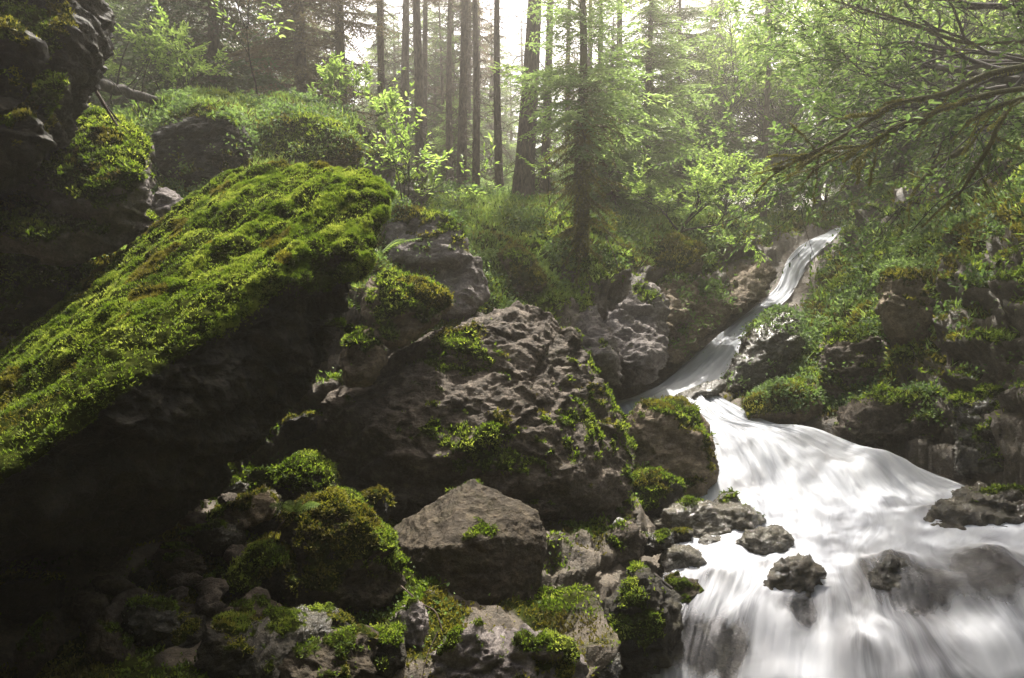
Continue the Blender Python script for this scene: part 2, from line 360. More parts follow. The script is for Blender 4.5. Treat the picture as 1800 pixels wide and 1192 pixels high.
# ------------------------------------------------------------------ terrain height field
TC = [P(*q) for q in [
    (280,205,7.5),(330,165,9),(450,178,9),(560,200,9),(640,232,9.5),(700,292,10),
    (330,300,6.9),(420,280,7.1),(550,262,7.6),(300,340,6.5),(380,320,6.7),(480,220,8),(600,280,8.2),(650,360,7.8),
    (450,600,5.4),(650,560,6.0),(230,245,8.5),(160,240,9),(200,262,11),(80,250,11),(150,482,4.6),(60,520,4.4),(60,700,3.6),(0,560,4.3),(-300,300,5),(-300,0,7),(-100,150,9),
    (100,1100,2.9),(0,1000,3.0),(300,1060,3.2),(450,1110,3.0),(300,1190,2.55),(100,1192,2.5),(600,1160,2.9),(720,1185,2.85),(400,890,4.2),(350,850,4.6),
    (1000,1160,3.5),(900,1192,3.1),(1050,1010,4.4),(600,910,4.4),(700,930,4.5),(500,820,5),(1080,930,5.2),(1150,900,6),
    (800,760,6.5),(950,800,6.2),(1100,760,7.6),
    (760,570,6.6),(850,520,8),(900,462,8.9),(980,545,8.3),(1040,605,8.4),(1072,690,8.7),(900,385,10.6),(1000,445,10),(1075,480,10),(1110,500,10),
    (1110,600,9.5),(1150,560,10.1),(1150,650,9.5),(1200,625,10.1),(1250,545,11),(1220,590,10.4),(1200,465,11.2),(1300,500,12),(1350,470,13.2),(1340,500,12.6),(1385,425,14.9),(1300,400,13.7),(1400,385,17),(1440,376,19),
    (1200,405,13),(1100,402,12.2),(950,352,13),(850,342,12.7),(760,335,12.5),(690,335,11),(800,385,10.5),(720,400,9),
    (1490,376,19),(1500,392,16.8),(1460,445,14.6),(1425,490,13.5),(1405,535,12.6),(1350,590,11.7),(1310,630,10.9),(1285,680,9.9),(1280,712,9.0),(1390,728,8.4),(1470,752,7.8),(1530,772,7.3),(1620,800,6.9),(1700,836,6.4),(1790,850,5.9),
    (1400,640,10),(1450,650,9.3),(1500,605,9.3),(1600,565,8.8),(1500,485,11),(1600,425,10.7),(1550,345,13),(1620,295,13),
    (1600,720,7.6),(1700,565,7.5),(1700,700,6.9),(1800,650,6.3),(1800,500,7),(1800,385,8),(1700,400,9.2),(1700,262,11.5),(1800,205,10.5),(1900,60,10),(1800,760,6.0),
    (2100,300,8),(2200,600,5.2),(2000,900,4.6),(2000,1100,3.7),(1560,310,17),(1500,350,24)]]
TC += [np.array(q, dtype=float) for q in [(-6,20,2.6),(0,20,2.5),(5,20,2.6),(-10,35,1.5),(0,35,1.5),(12,38,3),(-20,60,0),(0,60,0),(25,60,5),(60,90,8),(-60,90,5),(0,120,0),
    (-0.3,0,-1.65),(0,-2.2,-1.7),(2.2,0,-2.9),(2.8,-3,-3.2),(-2.2,0.3,-1.1),(-3.6,0,1.4),(-5.5,-1,6),(-7,-6,10),(-1.5,-4.5,3),(1,-7,7),(5.5,0,1.5),(7.5,-1,4),(6.5,-8,-3.2),(10,-5,7),(0,-14,12),(0,-25,15),(-20,0,12),(-22,20,10),(25,5,14),(26,25,13),(-60,-10,25),(60,0,25),(0,-60,25)]]  # unseen slopes behind and beside the camera raised to block sky light
for k in range(0, len(CH)):
    for j in range(3): TC.append(Gch[k, j] - np.array([0, 0, 0.12 if j == 1 else -0.03]))
for k in range(1, len(CA)):
    for j in range(0, 6): TC.append(Gca[k, j] - np.array([0, 0, 0.22 if 0 < j < 5 else 0.05]))
TC = np.array(TC)
# merge controls that sit too close together in plan
keep = []
for i in range(len(TC)):
    if all(np.hypot(*(TC[i, :2] - TC[j, :2])) > 0.10 for j in keep): keep.append(i)
TC = TC[keep]
def kern(a, b):
    r2 = ((a[:, None, :] - b[None]) ** 2).sum(-1); return -np.sqrt(r2 + 0.08)
n = len(TC); A = np.zeros((n + 1, n + 1)); A[:n, :n] = kern(TC[:, :2], TC[:, :2]) + np.eye(n) * 0.02; A[:n, n] = 1; A[n, :n] = 1
SOL = np.linalg.solve(A, np.concatenate([TC[:, 2], [0]]))
def height(xy):
    out = np.empty(len(xy))
    for s in range(0, len(xy), 20000): out[s:s + 20000] = kern(xy[s:s + 20000], TC[:, :2]) @ SOL[:n] + SOL[n]
    return out
def water_dist(xy):
    q = np.concatenate([Bch[::8, ::10].reshape(-1, 3), Bca[::20, ::20].reshape(-1, 3)])
    out = np.full(len(xy), 9.0); zz = np.full(len(xy), 9.0); near = np.where((np.abs(xy[:, 0]) < 14) & (xy[:, 1] > -1) & (xy[:, 1] < 21))[0]
    for s in range(0, len(near), 20000):
        k = near[s:s + 20000]; d = ((xy[k, None] - q[None, :, :2]) ** 2).sum(-1); j = d.argmin(1); out[k] = np.sqrt(d[np.arange(len(k)), j]); zz[k] = q[j, 2]
    return out, zz
def build_terrain():
    fr = np.linspace(-46, 46, 760); bk = np.linspace(50, 310, 60)
    ang = np.radians(np.concatenate([fr, bk])); rad = np.concatenate([[0.05], np.geomspace(0.6, 22, 520), np.geomspace(23, 260, 50)])
    a, r = np.meshgrid(ang, rad); X = (np.sin(a) * r).ravel(); Y = (np.cos(a) * r).ravel()
    xy = np.stack([X, Y], 1); z = height(xy); V = np.stack([X, Y, z], 1)
    na = len(ang); nr = len(rad); i = np.arange(nr - 1)[:, None] * na + np.arange(na)[None]; j = np.arange(nr - 1)[:, None] * na + (np.arange(na)[None] + 1) % na
    Q = np.stack([i, i + na, j + na, j], -1).reshape(-1, 4)
    N = vnormals(V, Q)
    if N[:, 2].mean() < 0: Q = Q[:, ::-1]; N = -N
    steep = 1 - N[:, 2]
    wd, wz = water_dist(xy)
    dist = np.hypot(X, Y)
    near = sstep(0.9, 2.0, dist) * (1 - sstep(60, 90, dist))
    # rockiness: steep ground, the ravine walls beside the water
    cliff = sstep(0.22, 0.42, steep + 0.12 * fbm(V * 0.9, 3)) * (1 - sstep(3.2, 4.5, wd + 0 * X)) + (1 - sstep(0.25, 0.75, wd + 0.25 * fbm(V * 1.5 + 5, 3)))
    cliff = np.clip(cliff, 0, 1)
    # craggy, fractured strata on the cliffs
    sel = (cliff > 0.02) & (dist < 24); fa = np.zeros(len(V)); fb = np.zeros(len(V)); edg = np.ones(len(V))
    sk = V[sel] @ np.array([[1, 0, 0.25], [0, 1, 0.2], [-0.35, -0.25, 2.2]]).T
    fa[sel], e1 = facet(sk, 1.5, 1); fb[sel], e2 = facet(sk + 0.15 * fbm(V[sel] * 3, 2)[:, None], 4.5, 2); edg[sel] = np.minimum(e1 * 1.5, e2 + 0.25)
    disp = cliff * (0.30 * fa + 0.09 * fb - 0.10 * (1 - sstep(0, 0.35, edg)) + 0.06 * ridged(V * np.array([2.5, 2.5, 4.5]), 4) + 0.02 * fbm(V * 14, 3)) * near
    disp += (1 - cliff) * (0.20 * fbm(V * 1.1 + 9, 4) + 0.04 * fbm(V * 4.5, 3)) * near
    disp *= 0.12 + 0.88 * sstep(0.1, 0.6, wd)
    disp -= 0.05 * (1 - sstep(0.0, 0.4, wd))
    V = V + N * disp[:, None]
    under = (wd < 0.22); V[under, 2] = np.minimum(V[under, 2], wz[under] - 0.05)
    N = vnormals(V, Q)
    moss = np.clip((1 - cliff) * 1.2 + sstep(0.6, 0.85, N[:, 2] + 0.45 * fbm(V * 1.6, 4)) * 0.9 * sstep(0.3, 0.9, wd + 0.3 * fbm(V * 2 + 30, 3)), 0, 1)
    moss *= sstep(0.1, 0.5, wd)
    gully = (1 - sstep(4.6, 6.0, dist)) * (V[:, 0] < 1.0); moss *= 1 - gully * (0.45 + 0.5 * sstep(-0.1, 0.2, fbm(V * 1.7 + 50, 3)))
    return V, Q, N, moss, cliff, wd, dist
TV, TQ, TN, TM, TCL, TW, TD = build_terrain()
def ground_z(x, y):
    return float(height(np.array([[x, y]]))[0])

def ground_mat():
    m = rock_mat('ravine_ground', (0.04, 0.032, 0.022), (0.13, 0.104, 0.075), (0.25, 0.205, 0.15), rough=0.6, wet=0.3, lichen=0.3)
    return m
M['ground'] = ground_mat()
g = link('ground', new_mesh('ground', TV, [TQ], [M['ground']], {'moss': TM}))
tag(g, 'mossy ravine floor and rocky banks on both sides of the stream', kind='structure')

# ------------------------------------------------------------------ stream
def build_water():
    rng = np.random.RandomState(4)
    acc_v = []; acc_q = []; uv = []; foam = []; body = []; off = 0
    for B, kind in ((Bch, 0), (Bca, 1)):
        nv, nu, _ = B.shape
        du = np.linalg.norm(np.diff(B[:, :], axis=1), axis=2).sum(1).mean(); dv = np.concatenate([[0], np.cumsum(np.linalg.norm(np.diff(B[:, nu // 2], axis=0), axis=1))])
        U, Vv = np.meshgrid(np.linspace(0, 1, nu), dv)
        V = B.reshape(-1, 3).copy(); u = U.ravel() * (1.2 if kind == 0 else 4.2); u = u * (2.0 if kind == 0 else 1); v = Vv.ravel()
        f = np.full(len(V), 1.15 if kind == 0 else 0.92)
        ed = np.minimum(U, 1 - U).ravel()
        ed = np.clip(ed + (0.10 if kind == 0 else 0.012) * fbm(np.stack([u * 2, v * 1.2, v * 0 + 1], 1), 3) * sstep(0, 0.05, ed), 0, 1)
        f -= 0.85 * (1 - sstep(0.0, 0.24 if kind == 0 else 0.05, ed))
        if kind == 0: f += 0.25 * fbm(np.stack([u * 1.5, v * 0.8, v * 0 + 9], 1), 3)
        q = np.stack([u * 1.4, v * 0.45, v * 0], 1)
        V[:, 2] += (0.05 if kind == 0 else 0.05) * fbm(q * 1.3, 4) * sstep(0, 0.15, ed) + (0.0 if kind == 0 else 0.012) * fbm(np.stack([u * 7, v * 0.8, v * 0], 1), 3)
        if kind == 0: f -= 0.12 * (1 - sstep(1.5, 4.0, v)); f += 0.0
        else:
            d = (V @ FW)
            lower = 1 - sstep(4.3, 5.6, d + 0.5 * fbm(np.stack([u * 1.5, v * 0.5, v * 0], 1), 3))                      # thinner, streaky water on the lower cascade
            f -= 0.2 * lower + 0.6 * lower * fbm(np.stack([u * 1.7, v * 0.8, v * 0 + 3], 1), 4)
            V[:, 2] += 0.07 * lower * fbm(np.stack([u * 1.1, v * 1.5, v * 0 + 23], 1), 2) * sstep(0, 0.15, ed)
            # humps and holes: (px,py,d, sx, sy(flow), lift, foam change)
            for (px, py, dd, s, up_, ch) in HUMPS:
                c = P(px, py, dd); r2 = ((V[:, 0] - c[0]) ** 2 + (V[:, 1] - c[1]) ** 2) / s ** 2; e = np.exp(-r2)
                V[:, 2] += up_ * e; f += ch * e
        wu = u + (0.03 if kind == 0 else 0.34) * fbm(np.stack([u * 1.3, v * 0.55, v * 0 + 7], 1), 3)
        acc_v.append(V); uv.append(np.stack([wu, v], 1)); foam.append(np.clip(f, -0.6, 1.2)); body.append(sstep(0, 0.03, ed))
        i = np.arange(nv - 1)[:, None] * nu + np.arange(nu - 1)[None]
        acc_q.append(np.stack([i, i + nu, i + nu + 1, i + 1], -1).reshape(-1, 4) + off); off += len(V)
    # the small side spout between the boulders
    B = patch([[(1118,793,6.9),(1136,793,6.9)], [(1126,805,6.8),(1140,803,6.8)], [(1130,832,6.75),(1148,830,6.75)]], 10, 60)[1]
    nv, nu, _ = B.shape; U, W = np.meshgrid(np.linspace(0, 1, nu), np.linspace(0, 1, nv)); V = B.reshape(-1, 3); acc_v.append(V)
    uv.append(np.stack([U.ravel() * 0.6, W.ravel()], 1)); foam.append(np.full(len(V), 0.75)); body.append(np.full(len(V), 0.5))
    i = np.arange(nv - 1)[:, None] * nu + np.arange(nu - 1)[None]; acc_q.append(np.stack([i, i + nu, i + nu + 1, i + 1], -1).reshape(-1, 4) + off)
    me = new_mesh('stream_water', np.concatenate(acc_v), [np.concatenate(acc_q)], [M['water']], {'foam': np.concatenate(foam), 'body': np.concatenate(body)}, uv=np.concatenate(uv))
    o = link('stream_water', me); tag(o, 'white silky stream rushing down the ravine in cascades', kind='structure')
HUMPS = [(1570,1000,4.8,0.22,0.10,-0.35),(1600,1050,4.5,0.2,-0.02,-0.75),(1700,1045,4.4,0.22,0.04,-0.55),(1780,1030,4.4,0.2,0.03,-0.5),
         (1240,1140,4.2,0.2,0.02,-1.0),(1300,1150,4.15,0.15,0.0,-0.5),(1410,1085,4.4,0.12,-0.02,-0.9),(1700,900,5.8,0.3,0.02,-0.2),(1630,905,5.8,0.12,0.06,-0.45),
         (1480,1070,4.45,0.16,0.04,-0.3),(1520,1160,4.1,0.12,0.03,-0.3),(1265,1025,4.8,0.14,0.03,-0.5),(1340,1000,5.0,0.12,0.0,-0.3),
         (1230,1045,4.65,0.2,0.0,-0.3),(1620,1090,4.25,0.25,-0.05,0.15),(1500,850,6.6,0.25,0.06,0.1),(1560,830,6.7,0.3,0.10,0.2),(1350,780,7.3,0.3,0.06,0.2),(1740,1000,4.65,0.3,0.06,-0.35)]
build_water()

# ------------------------------------------------------------------ rocks
def hull_mesh(hulls):
    bm = bmesh.new()
    for pts in hulls:
        b2 = bmesh.new()
        for p in pts: b2.verts.new(p)
        bmesh.ops.convex_hull(b2, input=b2.verts)
        loose = [v for v in b2.verts if not v.link_faces]
        bmesh.ops.delete(b2, geom=loose, context='VERTS')
        me = bpy.data.meshes.new('tmp'); b2.to_mesh(me); b2.free(); bm.from_mesh(me); bpy.data.meshes.remove(me)
    me = bpy.data.meshes.new('tmp'); bm.to_mesh(me); bm.free(); return me
def remesh(me, size):
    o = bpy.data.objects.new('tmp', me); COL.objects.link(o)
    m = o.modifiers.new('r', 'REMESH'); m.mode = 'VOXEL'; m.voxel_size = size
    dg = bpy.context.evaluated_depsgraph_get(); ev = o.evaluated_get(dg).to_mesh()
    V = np.empty(len(ev.vertices) * 3, dtype=np.float32); ev.vertices.foreach_get('co', V); V = V.reshape(-1, 3).astype(float)
    L = np.empty(len(ev.loops), dtype=np.int32); ev.loops.foreach_get('vertex_index', L)
    Q = L.reshape(-1, 4).astype(np.int64)
    o.evaluated_get(dg).to_mesh_clear(); bpy.data.objects.remove(o); bpy.data.meshes.remove(me)
    return V, Q
ROCKS = {}
def blob(outline, d, front=0.35, back=0.6, tilt=0.0):
    """closed hull from a silhouette at depth d, bulging towards and away from the viewer; tilt > 0 leans the top away"""
    o = np.array(outline, dtype=float); c = o.mean(0); wm = np.ptp(o[:, 0]) / F * d; hm = np.ptp(o[:, 1]) / F * d; r = 0.5 * min(max(wm, hm), 1.6 * min(wm, hm))
    h = np.ptp(o[:, 1]) + 1e-6
    pts = []
    for x, y in o:
        dd = d + tilt * r * ((c[1] - y) / h * 2)
        pts.append(P(x, y, dd))
        for f_, s in ((-front, 0.72), (back, 0.8), (-front * 0.6, 0.92)):
            q = c + (np.array([x, y]) - c) * s; e = d + tilt * r * ((c[1] - q[1]) / h * 2)
            pts.append(P(q[0], q[1], e + f_ * r * 2))
    return pts
def rock(label, hulls, material='rock', moss=0.4, mdir=(0, 0, 1), size=None, rough=1.0, smooth=2, seed=0, name='boulder', cat='boulder', group=None,
         tuft=1.0, ochre=0.0, chisel=14, grain=None, fct=1.0, mossfn=None, tuftfn=None, dens=1.0, strata=None, mossmat='moss', tl=None, fine=0.0042):
    hulls = [[np.asarray(p, dtype=float) for p in h] for h in hulls]
    allp = np.concatenate([np.array(h) for h in hulls]); c = allp.mean(0); ext = np.ptp(allp, axis=0); S = float(np.median(ext))
    dist = max(1.5, float(c @ FW)); vs = size or dist * fine
    vs = max(vs, float(ext.max()) / 260)
    V, Q = remesh(hull_mesh(hulls), vs)
    V = laplace(V, Q, 1 + smooth)
    rr_ = np.random.RandomState(900 + seed)
    for k in range(chisel):                                   # knock flat planes off the lump
        nn = rr_.normal(size=3); nn /= np.linalg.norm(nn); pr = V @ nn; hi = pr.max(); lo = pr.min(); hh = hi - (hi - lo) * rr_.uniform(0.01, 0.085 if S > 0.5 else 0.05)
        V = V - nn * (np.maximum(pr - hh, 0) * 0.92)[:, None]
    V = laplace(V, Q, 1); N = vnormals(V, Q)
    G0 = V if grain is None else V - 0.7 * (V @ np.asarray(grain))[:, None] * np.asarray(grain)[None]
    N0 = laplace(N, Q, 8); N0 /= np.linalg.norm(N0, axis=1)[:, None] + 1e-9
    o_ = seed * 13.7
    wv_ = V + 0.05 * S * np.stack([fbm(V * 2.2 / S + o_ + k * 9, 2) for k in range(3)], 1)
    f1, e1 = facet(wv_ * np.array([1, 1, 1.5]), 3.0 / S, seed); f2, e2 = facet(wv_ * np.array([1, 1, 1.6]), 8.5 / S, seed + 5)
    fct = fct * (1.0 if S < 1.0 else 0.6)
    a = 0.030 * S * fbm(V * (1.6 / S) + o_, 3) + fct * (0.055 * S * f1 + 0.020 * S * f2 - 0.012 * S * (1 - sstep(0, 0.22, e1)) - 0.006 * S * (1 - sstep(0, 0.3, e2))) + (0.022 * ridged((V @ np.array([[1, 0, .5], [0, 1, 0], [-.5, 0, 1.]])) * np.array([1.6, 2.6, 6.5]) + o_, 5) if S > 1 else 0)
    b = 0.018 * ridged(V * np.array([7, 7, 12]) + o_, 4) + 0.010 * fbm(V * 30 + o_, 3)
    disp = rough * (a + b * min(1.0, S / 0.4))
    if grain is not None:
        un = 1 - sstep(0.1, 0.5, N0[:, 2]); disp = disp * (1 + 1.2 * un) + un * (0.06 * f1 + 0.04 * ridged(V * np.array([1.5, 1.5, 4.0]) + 3, 4)) + (1 - un) * (0.035 * fbm(G0 * 5, 3) + 0.02 * fbm(G0 * 13, 3))
    if strata is not None:
        sd_, fr, am = strata
        st = V @ np.asarray(sd_) * fr + 0.8 * fbm(V * 1.2 + o_, 4); saw = st % 1.0; saw = np.where(saw < 0.78, saw / 0.78, (1 - saw) / 0.22); disp = disp + am * (saw - 0.5)
    V = V + N0 * disp[:, None]
    N = vnormals(V, Q)
    G_ = V if grain is None else V - 0.8 * (V @ np.asarray(grain))[:, None] * np.asarray(grain)[None]
    mn = fbm(G_ * (2.2 / max(S, 0.25)) + o_ + 40, 4) * 0.6 + fbm(G_ * 9 + o_, 3) * 0.35
    md = np.asarray(mdir, dtype=float); md /= np.linalg.norm(md)
    fac = N0 @ md * 0.75 + N @ md * 0.25
    if grain is not None: fac = fac + 0.9 * sstep(-1.35, -1.05, V[:, 0]) * sstep(0.0, 0.25, V[:, 2])
    mo = sstep(1.15 - moss * 1.2, 1.4 - moss * 1.2, fac + mn)
    if mossfn is not None: mo = np.clip(mo * mossfn(V, N0) , 0, 1)
    if moss <= 0: mo = mo * 0
    # moss cushions swell out of the rock
    cush = mo * (0.010 + 0.016 * np.clip(fbm(G_ * 16 + o_, 3) + 0.3, 0, 1)) * min(1.5, dist / 4 + 0.3)
    V = V + N * cush[:, None]; N = vnormals(V, Q)
    base = np.array([c[0], c[1], V[:, 2].min()])
    o = link(name, new_mesh(name, V - base, [Q], [M[material]], {'moss': mo}), loc=base); tag(o, label, cat, group)
    if moss > 0 and tuft > 0:
        rng = np.random.RandomState(100 + seed)
        T4 = V[Q]; area = np.linalg.norm(np.cross(T4[:, 2] - T4[:, 0], T4[:, 3] - T4[:, 1]), axis=1) * 0.5
        facing = (N[Q].mean(1) * (-(T4.mean(1)) / np.linalg.norm(T4.mean(1), axis=1)[:, None])).sum(1) > -0.35
        A = float((area * mo[Q].mean(1) * facing).sum())
        cnt_ = 0; sz = (tl or 0.0042 * dist)
        cnt = int(min(70000 if grain is None else 190000, A / (sz * sz) * 1.5 * dens * tuft))
        wv = mo * (0.25 + np.clip(fbm(V * 14 + 5, 3) + 0.45, 0, 1.2)) 
        if tuftfn is not None: wv = wv * tuftfn(V)
        fv = np.bincount(Q.ravel(), np.repeat(facing.astype(float), 4), len(V)) > 0
        s = sample(V, Q, wv * fv, cnt, rng) if cnt > 20 else None
        if s is not None:
            p, Nn, idx = s
            tn = np.clip(0.45 + 0.5 * fbm(p * 5 + o_, 3) + 0.3 * perlin(p * 40), 0.02, 1)
            oc = (fbm(p * 2.2 + 77 + o_, 3) * 1.2 + (ochre * 1.6 - 0.8)) > 0
            for nm, mk in (('moss', ~oc), ('dry_moss', oc)):
                if mk.sum() < 30: continue
                Vb, Tb, tb = blades(p[mk], Nn[mk], sz * rng.uniform(0.8, 1.5, mk.sum()), sz * (0.42 if grain is None else 0.27), rng, 3, tint=tn[mk])
                ch = link(nm, new_mesh(nm, Vb - base, [Tb], [M[mossmat] if nm == 'moss' else M['ochre']], {'tint': tb}, smooth=False), parent=o)
    ROCKS[label] = (V, Q, N, mo)
    return o

# the great slanting slab, lit mossy face above, dark overhanging face below
def big_slab():
    face = [(-260,1040,1.9),(0,828,2.15),(90,780,2.25),(200,715,2.4),(330,610,2.65),(410,500,2.85),(520,440,3.05),(600,430,3.2),(655,470,3.3),
            (668,345,3.7),(640,296,4.0),(560,286,4.25),(430,296,4.4),(350,345,4.4),(290,395,4.3),(130,515,4.0),(0,640,3.7),(-200,790,3.3)]
    low = [(655,500,3.35),(640,570,3.5),(590,640,3.5),(530,735,3.4),(470,775,3.2),(370,800,3.0),(345,870,3.0),(200,960,2.8),(0,1035,2.6),(-200,1060,2.4),
           (150,850,2.35),(300,740,2.6),(420,640,2.85),(560,560,3.15)]
    bk = [(600,420,4.6),(420,420,5.0),(200,560,4.9),(0,760,4.5),(560,650,4.2),(300,860,3.9),(-100,960,3.6)]
    A1 = [P(*q) for q in face + low + bk]
    nose = [P(*q) for q in [(540,300,4.1),(640,292,4.0),(668,345,3.65),(664,400,3.45),(655,480,3.25),(590,520,3.15),(530,450,3.1),(520,380,3.4),(600,340,3.5),(640,470,3.8),(560,480,3.9)]]
    bulge = [P(*q) for q in [(440,560,3.0),(560,570,3.1),(640,560,3.3),(600,640,3.35),(530,735,3.3),(430,760,3.1),(380,700,2.85),(480,650,2.95),(500,680,3.8),(600,600,3.9)]]
    def mf(V, N):
        gr = np.array([-0.43, -0.68, -0.6]); G = V - 0.82 * (V @ gr)[:, None] * gr
        nose = sstep(-1.35, -1.05, V[:, 0]) * sstep(0.0, 0.25, V[:, 2] + 0.12 * fbm(V * 3, 3)) * sstep(-0.1, 0.25, 0.25 + fbm(V * 4 + 2, 3))
        up = sstep(0.25, 0.55, N @ np.array([-0.15, -0.25, 0.95]) + 1.0 * nose); low_ = sstep(0.5, -0.5, V[:, 2])
        hol = sstep(-0.30, 0.05, fbm(G * 3.2 + 4, 4) - 0.12 * low_) * (0.45 + 0.55 * sstep(-0.25, 0.1, fbm(G * 9 + 8, 3)))
        return np.clip(up * 1.3 * (0.55 + 0.45 * hol), 0, 1)
    def tf(V):
        gr = np.array([-0.43, -0.68, -0.6]); G = V - 0.82 * (V @ gr)[:, None] * gr
        return np.clip(0.06 + sstep(-0.35, 0.15, fbm(G * 3.2 + 4, 4)) * sstep(-0.3, 0.2, fbm(G * 9 + 8, 3)) * sstep(-0.35, 0.1, fbm(V * 7, 3)), 0, 1)
    return rock('huge slanting boulder with a bright mossy upper face, leaning across the left side', [A1, nose, bulge], 'blackrock', moss=1.0, mdir=(-0.3, -0.35, 0.85),
                seed=3, ochre=0.16, mossfn=mf, tuftfn=tf, size=0.014, rough=0.7, dens=3.0, tl=0.0115, chisel=0, fct=0.3, grain=(-0.43, -0.68, -0.6))
big_slab()
